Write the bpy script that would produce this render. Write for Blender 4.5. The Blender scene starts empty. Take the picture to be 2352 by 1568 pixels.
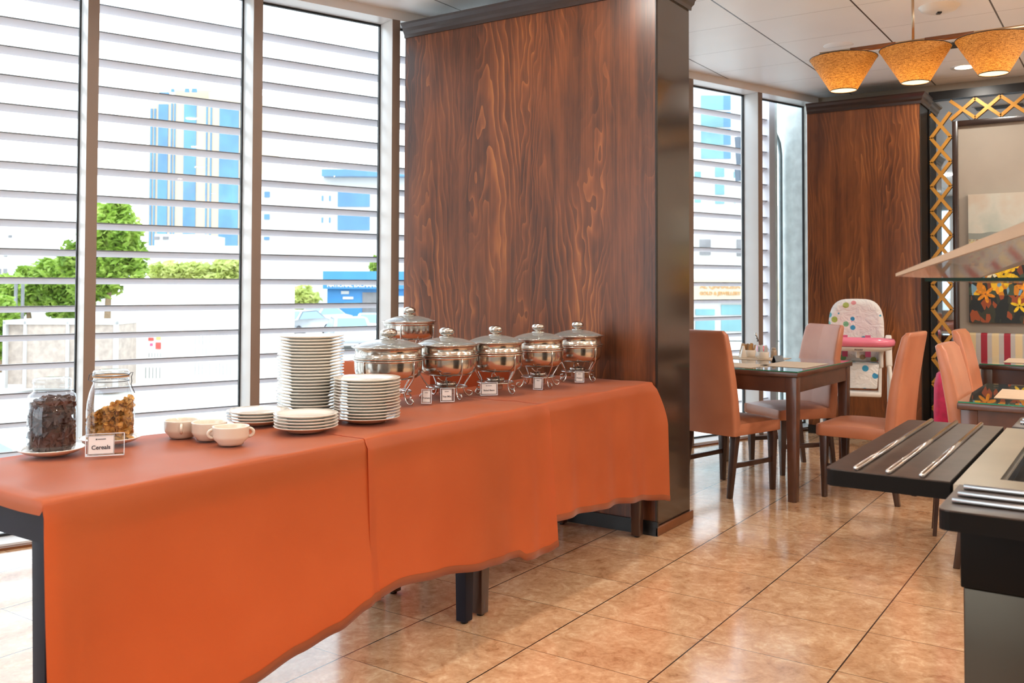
import bpy, math, random
from mathutils import Vector, Matrix
random.seed(7)
C = bpy.context.scene.collection
SC = bpy.context.scene
PI = math.pi

# ---------------------------------------------------------------- camera
CAM = Vector((-2.6773, -2.2139, 1.2378)); FPX = 2124.9; CY = 604.15
YAW, PITCH, ROLL = 0.59537, 0.02472, -0.0029
cy_, sy_, cp_, sp_ = math.cos(YAW), math.sin(YAW), math.cos(PITCH), math.sin(PITCH)
FWD = Vector((cy_*cp_, sy_*cp_, sp_)); RT0 = Vector((sy_, -cy_, 0)); DN0 = FWD.cross(RT0)
RT = math.cos(ROLL)*RT0 + math.sin(ROLL)*DN0
DN = -math.sin(ROLL)*RT0 + math.cos(ROLL)*DN0
cd = bpy.data.cameras.new('camera'); cam = bpy.data.objects.new('camera', cd); C.objects.link(cam)
up = -DN; bk = -FWD
cam.matrix_world = Matrix(((RT.x, up.x, bk.x, CAM.x), (RT.y, up.y, bk.y, CAM.y), (RT.z, up.z, bk.z, CAM.z), (0, 0, 0, 1)))
cd.sensor_width = 36; cd.lens = FPX/2352*36; cd.shift_y = (CY-784)/2352
cd.clip_start = 0.05; cd.clip_end = 2000
cd.dof.use_dof = True; cd.dof.focus_distance = 3.6; cd.dof.aperture_fstop = 6.3
SC.camera = cam

# ---------------------------------------------------------------- world, sun, exposure
w = bpy.data.worlds.new('sky'); SC.world = w; w.use_nodes = True
nt = w.node_tree; nt.nodes.clear()
tc = nt.nodes.new('ShaderNodeTexCoord'); sx = nt.nodes.new('ShaderNodeSeparateXYZ')
rp = nt.nodes.new('ShaderNodeValToRGB'); bg = nt.nodes.new('ShaderNodeBackground'); wo = nt.nodes.new('ShaderNodeOutputWorld')
rp.color_ramp.elements[0].position = 0.0; rp.color_ramp.elements[0].color = (0.90, 0.96, 1.0, 1)
rp.color_ramp.elements[1].position = 0.7; rp.color_ramp.elements[1].color = (0.72, 0.86, 1.0, 1)
nt.links.new(tc.outputs['Generated'], sx.inputs[0]); nt.links.new(sx.outputs['Z'], rp.inputs[0])
nt.links.new(rp.outputs[0], bg.inputs[0]); nt.links.new(bg.outputs[0], wo.inputs[0])
bg.inputs[1].default_value = 3.2
sl = bpy.data.lights.new('sun', 'SUN'); sl.energy = .8; sl.angle = 0.02; sl.color = (1, .95, .86)
so = bpy.data.objects.new('sun', sl); C.objects.link(so); so.location = (-20, -40, 60)
so.rotation_euler = Vector((0.28, 0.62, -0.74)).to_track_quat('-Z', 'Y').to_euler()
SC.view_settings.view_transform = 'Standard'; SC.view_settings.look = 'None'
SC.view_settings.exposure = 0.34; SC.view_settings.gamma = 1.0; SC.view_settings.use_curve_mapping = False
SC.cycles.use_denoising = True
SC.cycles.max_bounces = 8; SC.cycles.diffuse_bounces = 4; SC.cycles.glossy_bounces = 4
SC.cycles.transmission_bounces = 6; SC.cycles.transparent_max_bounces = 24
SC.cycles.sample_clamp_indirect = 6.0; SC.cycles.caustics_reflective = False; SC.cycles.caustics_refractive = False

# ---------------------------------------------------------------- helpers
def lin(r, g, b):
    f = lambda c: (c/255/12.92) if c/255 <= .04045 else ((c/255+.055)/1.055)**2.4
    return (f(r), f(g), f(b), 1)
MATS = {}
def pm(name, col, rough=.5, metal=0, **kw):
    if name in MATS: return MATS[name]
    m = bpy.data.materials.new(name); m.use_nodes = True
    b = m.node_tree.nodes['Principled BSDF']
    b.inputs['Base Color'].default_value = col; b.inputs['Roughness'].default_value = rough; b.inputs['Metallic'].default_value = metal
    for k, v in kw.items(): b.inputs[k.replace('_', ' ')].default_value = v
    MATS[name] = m
    return m
def bs(m): return m.node_tree.nodes['Principled BSDF']
def nd(m, t, **kw):
    n = m.node_tree.nodes.new(t)
    for k, v in kw.items(): setattr(n, k, v)
    return n
def lk(m, a, b): m.node_tree.links.new(a, b)
def mth(m, op, a, b=None, c=None):
    n = nd(m, 'ShaderNodeMath', operation=op)
    for i, x in enumerate((a, b, c)):
        if x is None: continue
        if isinstance(x, (int, float)): n.inputs[i].default_value = x
        else: lk(m, x, n.inputs[i])
    return n.outputs[0]
def ramp(m, fac, stops):
    n = nd(m, 'ShaderNodeValToRGB'); cr = n.color_ramp
    while len(cr.elements) < len(stops): cr.elements.new(.5)
    for e, (p, c) in zip(cr.elements, stops): e.position = p; e.color = c
    lk(m, fac, n.inputs[0]); return n.outputs[0]
def coords(m, scale=(1, 1, 1), kind='Object'):
    t = nd(m, 'ShaderNodeTexCoord'); mp = nd(m, 'ShaderNodeMapping'); mp.inputs['Scale'].default_value = scale
    lk(m, t.outputs[kind], mp.inputs[0]); return mp.outputs[0]
def noise(m, vec, scale, detail=3, rough=.5, dist=0):
    n = nd(m, 'ShaderNodeTexNoise'); n.inputs['Scale'].default_value = scale; n.inputs['Detail'].default_value = detail
    n.inputs['Roughness'].default_value = rough; n.inputs['Distortion'].default_value = dist
    lk(m, vec, n.inputs['Vector']); return n.outputs['Fac']
def mix(m, fac, a, b, mode='MIX'):
    n = nd(m, 'ShaderNodeMix', data_type='RGBA', blend_type=mode)
    for i, x in ((0, fac), (6, a), (7, b)):
        if isinstance(x, (int, float, tuple)): n.inputs[i].default_value = x
        else: lk(m, x, n.inputs[i])
    return n.outputs[2]
def bump(m, h, strength=.3, dist=.01):
    n = nd(m, 'ShaderNodeBump'); n.inputs['Strength'].default_value = strength; n.inputs['Distance'].default_value = dist
    lk(m, h, n.inputs['Height']); lk(m, n.outputs[0], bs(m).inputs['Normal'])

def noisy(name, col, rough, metal=0, amt=.08, sc=12, **kw):
    """plain colour with slight procedural variation"""
    m = pm(name, col, rough, metal, **kw)
    v = coords(m); n = noise(m, v, sc, 4)
    c2 = tuple(max(0, x*(1-amt*2)) for x in col[:3])+(1,); c1 = tuple(min(1, x*(1+amt)) for x in col[:3])+(1,)
    lk(m, ramp(m, n, [(.3, c2), (.7, c1)]), bs(m).inputs['Base Color'])
    return m

def wood_panel(name, dark, mid, light, width=.40, rough=.32):
    """crown cut veneer: nested pointed arches in each leaf of veneer, fine vertical pores and cloudy stain"""
    m = pm(name, mid, rough, **{'Coat_Weight': .16, 'Coat_Roughness': .3})
    t = nd(m, 'ShaderNodeTexCoord'); s = nd(m, 'ShaderNodeSeparateXYZ'); lk(m, t.outputs['Object'], s.inputs[0])
    warp = noise(m, coords(m, (2.2, 2.2, .8)), 1.6, 3, .55); warp2 = noise(m, coords(m, (9, 9, 1.6)), 1.0, 2, .5)
    q = mth(m, 'ADD', mth(m, 'DIVIDE', s.outputs['Y'], width), mth(m, 'MULTIPLY', warp, .8)); q = mth(m, 'ADD', q, 50)
    idx = mth(m, 'FLOOR', q); xl = mth(m, 'SUBTRACT', mth(m, 'FRACT', q), .5)
    wn = nd(m, 'ShaderNodeTexWhiteNoise', noise_dimensions='1D'); lk(m, idx, wn.inputs['W'])
    ab = mth(m, 'SQRT', mth(m, 'ADD', mth(m, 'MULTIPLY', xl, xl), .0012))
    v = mth(m, 'ADD', mth(m, 'ADD', s.outputs['Z'], mth(m, 'MULTIPLY', wn.outputs['Value'], 3.0)), mth(m, 'MULTIPLY', ab, 4.2))
    v = mth(m, 'ADD', v, mth(m, 'MULTIPLY', warp2, .16)); v = mth(m, 'ADD', v, mth(m, 'MULTIPLY', warp, 1.2))
    fr = mth(m, 'FRACT', mth(m, 'MULTIPLY', v, 2.7))
    ring = mth(m, 'POWER', fr, 3.0)
    mask = ramp(m, noise(m, coords(m, (2.6, 2.6, .9)), 1.3, 2), [(.40, (.1, .1, .1, 1)), (.62, (1, 1, 1, 1))])
    fine = noise(m, coords(m, (70, 70, 1.6)), 1.5, 3); blot = noise(m, coords(m, (3.0, 3.0, .8)), 1.6, 4, .6); st = noise(m, coords(m, (16, 16, .6)), 1.0, 3)
    f = mth(m, 'MULTIPLY', mth(m, 'MULTIPLY', ring, .25), mask)
    f = mth(m, 'ADD', f, mth(m, 'MULTIPLY', fine, .20)); f = mth(m, 'ADD', f, mth(m, 'MULTIPLY', blot, .50)); f = mth(m, 'ADD', f, mth(m, 'MULTIPLY', st, .30))
    lk(m, ramp(m, f, [(.40, dark), (.62, mid), (.95, light)]), bs(m).inputs['Base Color'])
    bump(m, fine, .05, .003)
    return m

M_WOOD = wood_panel('stained_plywood', lin(68, 36, 18), lin(126, 70, 36), lin(196, 122, 62))
M_WOOD2 = wood_panel('amber_plywood', lin(84, 42, 18), lin(140, 80, 38), lin(206, 132, 70), .33)
M_DARKWOOD = noisy('dark_lacquer', lin(52, 32, 22), .28, amt=.15, sc=6, Coat_Weight=.5, Coat_Roughness=.15)
M_SIDE = noisy('gloss_brown_laminate', lin(50, 38, 31), .16, amt=.06, sc=3, Coat_Weight=.8, Coat_Roughness=.12)
M_BLACK = noisy('black_paint', lin(18, 15, 14), .35, amt=.05)
M_TABLE = noisy('walnut_furniture', lin(88, 52, 36), .3, amt=.15, sc=9, Coat_Weight=.4, Coat_Roughness=.15)
M_LEG = noisy('dark_stained_leg', lin(66, 42, 32), .3, amt=.12, sc=9, Coat_Weight=.3)
M_NAVY = noisy('dark_table_wood', lin(24, 25, 38), .55, amt=.12, sc=8, Specular_IOR_Level=.25)
M_FRAME = noisy('cream_aluminium', lin(224, 222, 220), .3, amt=.02, sc=3)
M_FRAME_SHADE = noisy('shaded_aluminium', lin(132, 112, 98), .4, amt=.03, sc=3)  # frame tone darkened, shade of the room side put into the colour
M_GASKET = pm('black_rubber', lin(12, 12, 14), .5)
M_SLAT = noisy('pale_grey_aluminium', lin(226, 222, 228), .5, .0, amt=.02, sc=2)
M_STRIPG = noisy('dark_grey_strip', lin(128, 128, 134), .5)
M_STEEL = pm('polished_steel', (.62, .58, .53, 1), .14, 1)
_v = coords(M_STEEL, (30, 30, 200)); _n = noise(M_STEEL, _v, 1, 2); lk(M_STEEL, mth(M_STEEL, 'ADD', mth(M_STEEL, 'MULTIPLY', _n, .10), .10), bs(M_STEEL).inputs['Roughness'])
M_WIRE = noisy('chromed_wire', (.68, .66, .64, 1), .16, 1, amt=.03)
M_STEEL2 = noisy('brushed_counter_steel', (.70, .66, .56, 1), .3, 1, amt=.05, sc=4)
M_CHINA = noisy('white_china', lin(232, 226, 216), .12, amt=.015, sc=4, Coat_Weight=.5, Coat_Roughness=.05)
M_CUP = noisy('ivory_china', lin(226, 214, 198), .15, amt=.02, sc=4, Coat_Weight=.4)
M_CARD = noisy('white_card', lin(228, 222, 220), .6, amt=.01)
M_INK = pm('grey_ink', lin(60, 58, 66), .6)
M_ACR = pm('white_acrylic_edge', lin(226, 230, 238), .15)
M_PINK = noisy('pink_plastic', lin(238, 128, 152), .25, amt=.03, sc=5, Coat_Weight=.3)
M_MAG = noisy('magenta_fabric', lin(186, 14, 74), .6, amt=.15, sc=25)
M_WPL = noisy('white_plastic', lin(232, 228, 220), .3, amt=.02, sc=4)
M_STRAP = noisy('pink_webbing', lin(226, 100, 142), .6, amt=.05)
M_GOLD = noisy('gold_lacquer', lin(214, 152, 62), .35, .25, amt=.08, sc=8)
M_MIRROR = pm('mirror_glass', (.42, .48, .52, 1), .02, 1)
M_WALL = noisy('cream_wallpaper', lin(172, 162, 148), .7, amt=.03, sc=3)
M_WALLB = noisy('grey_blue_wall', lin(150, 158, 162), .7, amt=.03, sc=3)
M_MAT = noisy('tan_paper_mat', lin(196, 172, 144), .75, amt=.03, sc=30)
M_BAR = noisy('brushed_bronze', (.55, .42, .30, 1), .3, 1, amt=.06)
M_TRIM = noisy('brown_skirting', lin(120, 72, 40), .35, amt=.12, sc=8)

def glass(name, tint=(1, 1, 1, 1), ior=1.45, rough=0.0, strength=1.0, body=0.0, bodycol=(1, 1, 1, 1)):
    m = bpy.data.materials.new(name); m.use_nodes = True; t = m.node_tree; t.nodes.clear()
    o = t.nodes.new('ShaderNodeOutputMaterial'); tr = t.nodes.new('ShaderNodeBsdfTransparent'); gl = t.nodes.new('ShaderNodeBsdfGlossy')
    tr.inputs[0].default_value = tint; gl.inputs['Roughness'].default_value = rough; gl.inputs[0].default_value = (.95, .97, 1, 1)
    fr = t.nodes.new('ShaderNodeLayerWeight'); fr.inputs[0].default_value = .5
    pw = t.nodes.new('ShaderNodeMath'); pw.operation = 'POWER'; pw.inputs[1].default_value = 4.5; t.links.new(fr.outputs['Facing'], pw.inputs[0])
    ma = t.nodes.new('ShaderNodeMath'); ma.operation = 'MULTIPLY_ADD'; f0 = ((ior-1)/(ior+1))**2; ma.inputs[1].default_value = .9-f0; ma.inputs[2].default_value = f0; t.links.new(pw.outputs[0], ma.inputs[0])
    mu = t.nodes.new('ShaderNodeMath'); mu.operation = 'MULTIPLY'; mu.use_clamp = True; mu.inputs[1].default_value = strength
    mx = t.nodes.new('ShaderNodeMixShader'); t.links.new(ma.outputs[0], mu.inputs[0]); t.links.new(mu.outputs[0], mx.inputs[0])
    t.links.new(tr.outputs[0], mx.inputs[1]); t.links.new(gl.outputs[0], mx.inputs[2])
    last = mx.outputs[0]
    if body:
        df = t.nodes.new('ShaderNodeBsdfDiffuse'); df.inputs[0].default_value = bodycol; m2 = t.nodes.new('ShaderNodeMixShader'); m2.inputs[0].default_value = body
        t.links.new(last, m2.inputs[1]); t.links.new(df.outputs[0], m2.inputs[2]); last = m2.outputs[0]
    t.links.new(last, o.inputs[0]); return m
M_PANE = glass('window_glass', (.97, .99, .99, 1), 1.25)
M_JAR = glass('jar_glass', (.94, .97, .985, 1), 1.5, .02, 1.6)
M_LIDG = glass('lid_glass', (.62, .65, .64, 1), 1.5, .10, 1.6, .24, (.55, .57, .55, 1))
M_ACRYL = glass('clear_acrylic', (.94, .95, .97, 1), 1.5, .02, 1.5)
M_TOPG = glass('table_glass', (.93, .98, .96, 1), 1.6, .01, 1.3)
M_GEDGE = pm('green_glass_edge', lin(40, 130, 100), .1)
M_GUARD = glass('guard_glass', (.88, .88, .88, 1), 1.35, .06, .8, .30, (.62, .55, .50, 1))

# floor tiles: 0.408 x 0.4645 m, dark joints
TX, TY = .408, .46451
def floor_mat():
    m = pm('stone_tile', (.5, .3, .2, 1), .16)
    t = nd(m, 'ShaderNodeTexCoord'); s = nd(m, 'ShaderNodeSeparateXYZ'); lk(m, t.outputs['Object'], s.inputs[0])
    def dist(o, p):
        f = mth(m, 'DIVIDE', o, p); fr = mth(m, 'FRACT', mth(m, 'ADD', f, 100.5)); return mth(m, 'MULTIPLY', mth(m, 'ABSOLUTE', mth(m, 'SUBTRACT', fr, .5)), p)
    dx = dist(s.outputs['X'], TX); dy = dist(s.outputs['Y'], TY)
    gx = mth(m, 'LESS_THAN', dx, .0013); gy = mth(m, 'LESS_THAN', dy, .0026); g = mth(m, 'MAXIMUM', gx, gy)
    ix = mth(m, 'FLOOR', mth(m, 'ADD', mth(m, 'DIVIDE', s.outputs['X'], TX), 100)); iy = mth(m, 'FLOOR', mth(m, 'ADD', mth(m, 'DIVIDE', s.outputs['Y'], TY), 100))
    cmb = nd(m, 'ShaderNodeCombineXYZ'); lk(m, mth(m, 'MULTIPLY', ix, 7.3), cmb.inputs[0]); lk(m, mth(m, 'MULTIPLY', iy, 5.1), cmb.inputs[1])
    wn = nd(m, 'ShaderNodeTexWhiteNoise', noise_dimensions='2D'); lk(m, cmb.outputs[0], wn.inputs['Vector'])
    va = nd(m, 'ShaderNodeVectorMath', operation='ADD'); lk(m, t.outputs['Object'], va.inputs[0]); lk(m, cmb.outputs[0], va.inputs[1])
    n1 = noise(m, va.outputs[0], 9, 6, .6, 1.6); n2 = noise(m, va.outputs[0], 34, 4, .65, 1.2); n3 = noise(m, va.outputs[0], 3, 2)
    f = mth(m, 'ADD', mth(m, 'MULTIPLY', n1, .55), mth(m, 'MULTIPLY', n2, .35)); f = mth(m, 'ADD', f, mth(m, 'MULTIPLY', n3, .15)); f = mth(m, 'ADD', f, mth(m, 'MULTIPLY', wn.outputs['Value'], .03))
    col = ramp(m, f, [(.36, lin(158, 112, 76)), (.47, lin(194, 148, 108)), (.57, lin(210, 168, 128)), (.70, lin(232, 200, 162))])
    col = mix(m, g, col, lin(50, 38, 30))
    lk(m, col, bs(m).inputs['Base Color'])
    lk(m, mth(m, 'ADD', mth(m, 'MULTIPLY', n2, .14), .10), bs(m).inputs['Roughness'])
    bs(m).inputs['Coat Weight'].default_value = .5; bs(m).inputs['Coat Roughness'].default_value = .12; bs(m).inputs['Coat IOR'].default_value = 1.65
    bump(m, mth(m, 'SUBTRACT', mth(m, 'MULTIPLY', n1, .25), g), .25, .002)
    return m
def ceil_mat():
    m = pm('ceiling_panel', lin(222, 212, 196), .38)
    t = nd(m, 'ShaderNodeTexCoord'); s = nd(m, 'ShaderNodeSeparateXYZ'); lk(m, t.outputs['Object'], s.inputs[0])
    def dist(o, off, p):
        fr = mth(m, 'FRACT', mth(m, 'ADD', mth(m, 'DIVIDE', mth(m, 'SUBTRACT', o, off), p), 100.5)); return mth(m, 'MULTIPLY', mth(m, 'ABSOLUTE', mth(m, 'SUBTRACT', fr, .5)), p)
    dx = dist(s.outputs['X'], 3.02, .6); dy = dist(s.outputs['Y'], -.155, .677)
    g = mth(m, 'MAXIMUM', mth(m, 'MULTIPLY', mth(m, 'LESS_THAN', dx, .0022), .55), mth(m, 'LESS_THAN', dy, .005))
    n = noise(m, t.outputs['Object'], 1.5, 2)
    col = mix(m, g, ramp(m, n, [(.3, lin(238, 240, 240)), (.7, lin(246, 247, 247))]), lin(60, 50, 42))
    lk(m, col, bs(m).inputs['Base Color'])
    bump(m, mth(m, 'SUBTRACT', mth(m, 'MULTIPLY', n, .3), g), .15, .004)
    return m
M_FLOOR = floor_mat(); M_CEIL = ceil_mat()

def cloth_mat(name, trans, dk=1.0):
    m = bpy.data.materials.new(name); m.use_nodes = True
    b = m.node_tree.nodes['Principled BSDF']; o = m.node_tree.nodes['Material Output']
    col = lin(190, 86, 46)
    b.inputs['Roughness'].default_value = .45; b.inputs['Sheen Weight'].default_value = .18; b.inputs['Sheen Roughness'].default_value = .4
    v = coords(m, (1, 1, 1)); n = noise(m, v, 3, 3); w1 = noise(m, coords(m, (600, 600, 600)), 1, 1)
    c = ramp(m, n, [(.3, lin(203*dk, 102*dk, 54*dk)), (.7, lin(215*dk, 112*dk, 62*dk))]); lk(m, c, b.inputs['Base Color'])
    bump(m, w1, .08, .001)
    tl = nd(m, 'ShaderNodeBsdfTranslucent'); tl.inputs[0].default_value = lin(204, 66, 16)
    mx = nd(m, 'ShaderNodeMixShader'); mx.inputs[0].default_value = trans
    lk(m, b.outputs[0], mx.inputs[1]); lk(m, tl.outputs[0], mx.inputs[2]); lk(m, mx.outputs[0], o.inputs[0])
    return m
M_CLOTH = cloth_mat('orange_satin', .42); M_HEM = cloth_mat('shaded_orange_satin_hem', .05, .72)  # hem base colour darkened to stand in for less light passing through
def leather(name, a, b_):
    m = pm(name, a, .38, **{'Coat_Weight': .15, 'Coat_Roughness': .3})
    v = coords(m); n = noise(m, v, 5, 3); lk(m, ramp(m, n, [(.3, a), (.7, b_)]), bs(m).inputs['Base Color'])
    f = noise(m, v, 300, 2); bump(m, f, .12, .0015); return m
M_LEATHER = leather('tan_leatherette', lin(180, 112, 80), lin(194, 126, 92))

class MB:
    def __init__(s): s.v = []; s.f = []; s.sm = []
    def add(s, vs, fs, smooth=False):
        n = len(s.v); s.v += [tuple(p) for p in vs]; s.f += [tuple(i+n for i in f) for f in fs]; s.sm += [smooth]*len(fs); return s
    def box(s, x0, x1, y0, y1, z0, z1, M=None):
        v = [Vector(p) for p in ((x0, y0, z0), (x1, y0, z0), (x1, y1, z0), (x0, y1, z0), (x0, y0, z1), (x1, y0, z1), (x1, y1, z1), (x0, y1, z1))]
        if M: v = [M @ p for p in v]
        return s.add(v, [(0, 3, 2, 1), (4, 5, 6, 7), (0, 1, 5, 4), (1, 2, 6, 5), (2, 3, 7, 6), (3, 0, 4, 7)])
    def hexa(s, bot, top):
        return s.add(list(bot)+list(top), [(0, 3, 2, 1), (4, 5, 6, 7), (0, 1, 5, 4), (1, 2, 6, 5), (2, 3, 7, 6), (3, 0, 4, 7)])
    def beam(s, a, b, w, h=None, upv=(0, 0, 1)):
        a = Vector(a); b = Vector(b); h = h or w; d = (b-a).normalized(); sd = d.cross(Vector(upv))
        if sd.length < 1e-4: sd = d.cross(Vector((1, 0, 0)))
        sd.normalize(); u = sd.cross(d)
        f = lambda p: [p-sd*w/2-u*h/2, p+sd*w/2-u*h/2, p+sd*w/2+u*h/2, p-sd*w/2+u*h/2]
        return s.hexa(f(a), f(b))
    def lathe(s, prof, seg=32, c=(0, 0, 0), smooth=True, M=None, sxy=(1, 1)):
        vs = []; fs = []; n = len(prof)
        for i in range(seg):
            a = 2*PI*i/seg
            for r, z in prof:
                p = Vector((c[0]+r*math.cos(a)*sxy[0], c[1]+r*math.sin(a)*sxy[1], c[2]+z)); vs.append(M @ p if M else p)
        for i in range(seg):
            j = (i+1) % seg
            for k in range(n-1):
                fs.append((i*n+k, j*n+k, j*n+k+1, i*n+k+1))
        return s.add(vs, fs, smooth)
    def tube(s, path, r, seg=8, closed=False, smooth=True):
        P = [Vector(p) for p in path]; n = len(P); vs = []; fs = []; prev = None
        for i, p in enumerate(P):
            if closed: d = (P[(i+1) % n]-P[i-1])
            else: d = P[min(i+1, n-1)]-P[max(i-1, 0)]
            d.normalize()
            if prev is None:
                u = d.cross(Vector((0, 0, 1)));
                if u.length < .05: u = d.cross(Vector((1, 0, 0)))
            else: u = prev-d*prev.dot(d)
            u.normalize(); prev = u; w_ = d.cross(u)
            rr = r[i] if isinstance(r, (list, tuple)) else r
            for k in range(seg):
                a = 2*PI*k/seg; vs.append(p+u*math.cos(a)*rr+w_*math.sin(a)*rr)
        m = n if closed else n-1
        for i in range(m):
            j = (i+1) % n
            for k in range(seg):
                l = (k+1) % seg; fs.append((i*seg+k, i*seg+l, j*seg+l, j*seg+k))
        if not closed: fs += [tuple(range(seg))[::-1], tuple((n-1)*seg+k for k in range(seg))]
        return s.add(vs, fs, smooth)
    def ring(s, R, z, r, seg=48, c=(0, 0), k=8):
        return s.tube([(c[0]+R*math.cos(2*PI*i/seg), c[1]+R*math.sin(2*PI*i/seg), z) for i in range(seg)], r, k, True)
    def prism(s, poly, z0, z1, M=None):
        n = len(poly); vs = [Vector((x, y, z0)) for x, y in poly]+[Vector((x, y, z1)) for x, y in poly]
        if M: vs = [M @ p for p in vs]
        return s.add(vs, [tuple(range(n))[::-1], tuple(range(n, 2*n))]+[(i, (i+1) % n, (i+1) % n+n, i+n) for i in range(n)])
    def grid(s, rows, smooth=True, close=False):
        n = len(rows[0]); vs = [p for r in rows for p in r]; fs = []
        for i in range(len(rows)-1):
            for k in range(n-1): fs.append((i*n+k, i*n+k+1, (i+1)*n+k+1, (i+1)*n+k))
        return s.add(vs, fs, smooth)
    def build(s, name, mat, parent=None, bevel=0, loc=None, seg=2, sub=0, solid=0):
        me = bpy.data.meshes.new(name); me.from_pydata([tuple(v) for v in s.v], [], s.f)
        me.polygons.foreach_set('use_smooth', s.sm); me.materials.append(mat); me.update()
        o = bpy.data.objects.new(name, me); C.objects.link(o)
        if parent: o.parent = parent
        if loc: o.location = loc
        if solid:
            md = o.modifiers.new('thick', 'SOLIDIFY'); md.thickness = solid; md.offset = 0
        if bevel:
            md = o.modifiers.new('bevel', 'BEVEL'); md.width = bevel; md.segments = seg; md.limit_method = 'ANGLE'; md.angle_limit = math.radians(40)
            for p in me.polygons: p.use_smooth = True
            md.harden_normals = False
        if sub:
            md = o.modifiers.new('sub', 'SUBSURF'); md.levels = sub; md.render_levels = sub
        return o
def tag(o, label=None, cat=None, group=None, kind=None):
    if label: o['label'] = label
    if cat: o['category'] = cat
    if group: o['group'] = group
    if kind: o['kind'] = kind
    return o
def thing(name, label, cat, loc=(0, 0, 0), rz=0, group=None):
    o = bpy.data.objects.new(name, None); C.objects.link(o); o.location = loc; o.rotation_euler = (0, 0, rz)
    o.empty_display_size = .1
    return tag(o, label, cat, group)
def struct(o, label=None, cat='structure'):
    o['kind'] = 'structure'
    if label: o['label'] = label
    o['category'] = cat; return o
def dup(root, loc, rz, label, group=None, scale=None, skip=()):
    def rec(o, par):
        c = o.copy(); C.objects.link(c); c.parent = par
        for ch in list(o.children):
            if ch.name.split('.')[0] not in skip: rec(ch, c)
        return c
    r = rec(root, None); r.location = loc; r.rotation_euler = (0, 0, rz); r['label'] = label
    if group: r['group'] = group
    if scale: r.scale = scale
    return r
def text(body, size, mat, parent, M, name='lettering', bold=.0, ext=.0004, align='CENTER'):
    cu = bpy.data.curves.new('t', 'FONT'); cu.body = body; cu.size = size; cu.align_x = align; cu.align_y = 'CENTER'; cu.extrude = ext; cu.offset = bold
    to = bpy.data.objects.new('t', cu); C.objects.link(to)
    bpy.context.view_layer.update()
    dg = bpy.context.evaluated_depsgraph_get(); me = bpy.data.meshes.new_from_object(to.evaluated_get(dg))
    bpy.data.objects.remove(to); bpy.data.curves.remove(cu)
    me.materials.clear(); me.materials.append(mat)
    o = bpy.data.objects.new(name, me); C.objects.link(o)
    if parent: o.parent = parent
    o.matrix_local = M; return o
def at(u, v, d):
    """world point seen along one direction at forward distance d"""
    return CAM+FWD*d+RT*((u-1176)/FPX*d)+DN*((v-CY)/FPX*d)

# ---------------------------------------------------------------- room shell
A0 = Vector((-.405, 2.21, 0)); ANG = -.333
WD = Vector((math.cos(ANG), math.sin(ANG), 0)); NO = Vector((-WD.y, WD.x, 0))
def wp(s, d, z): return A0+WD*s+NO*d+Vector((0, 0, z))
def wallbox(mb, s0, s1, d0, d1, z0, z1):
    return mb.hexa([wp(s0, d0, z0), wp(s1, d0, z0), wp(s1, d1, z0), wp(s0, d1, z0)], [wp(s0, d0, z1), wp(s1, d0, z1), wp(s1, d1, z1), wp(s0, d1, z1)])
H = 2.92
XB, XF, YR = -4.66, 5.65, -8.0
def wy(x, d=0): return A0.y+(x-A0.x)*math.tan(ANG)+d/math.cos(ANG)
poly = [(XB-.15, YR-.15), (XF+.15, YR-.15), (XF+.15, wy(XF+.15, .17)), (XB-.15, wy(XB-.15, .17))]
struct(MB().prism(poly, -.12, 0).build('floor', M_FLOOR), 'glossy beige stone tile floor with dark joints', 'floor')
struct(MB().prism(poly, H, H+.3).build('ceiling', M_CEIL), 'cream metal panel ceiling with dark joints', 'ceiling')
m = MB(); m.box(XB-.15, XB, YR, wy(XB), 0, .2); m.box(XB-.15, XB, YR, wy(XB), 2.66, H); m.box(XB-.15, XB, YR, -.7, .2, 2.66); m.box(XB-.15, XB, 3.2, wy(XB), .2, 2.66)
struct(m.build('wall_back', M_WALLB), 'wall behind the camera with window openings added for daylight', 'wall')
for i in range(3):  # out-of-view bays added to bring daylight into the room
    y0 = -.7+1.3*i; e = bpy.data.objects.new('window_%d' % (20+i), None); C.objects.link(e); struct(e, 'unseen window bay added for daylight behind the camera', 'window')
    MB().box(XB-.12, XB, y0, y0+.06, .2, 2.66).build('mullion', M_FRAME, e); MB().box(XB-.10, XB-.094, y0+.06, y0+1.3, .2, 2.66).build('pane', M_PANE, e)
struct(MB().box(XB, XF, YR-.15, YR, 0, H).build('wall_right', M_WALLB), 'wall at the right end of the room', 'wall')
struct(MB().box(XF, XF+.15, YR, wy(XF, .1), 0, H).build('wall_far', M_WALL), 'cream far wall', 'wall')
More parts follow.
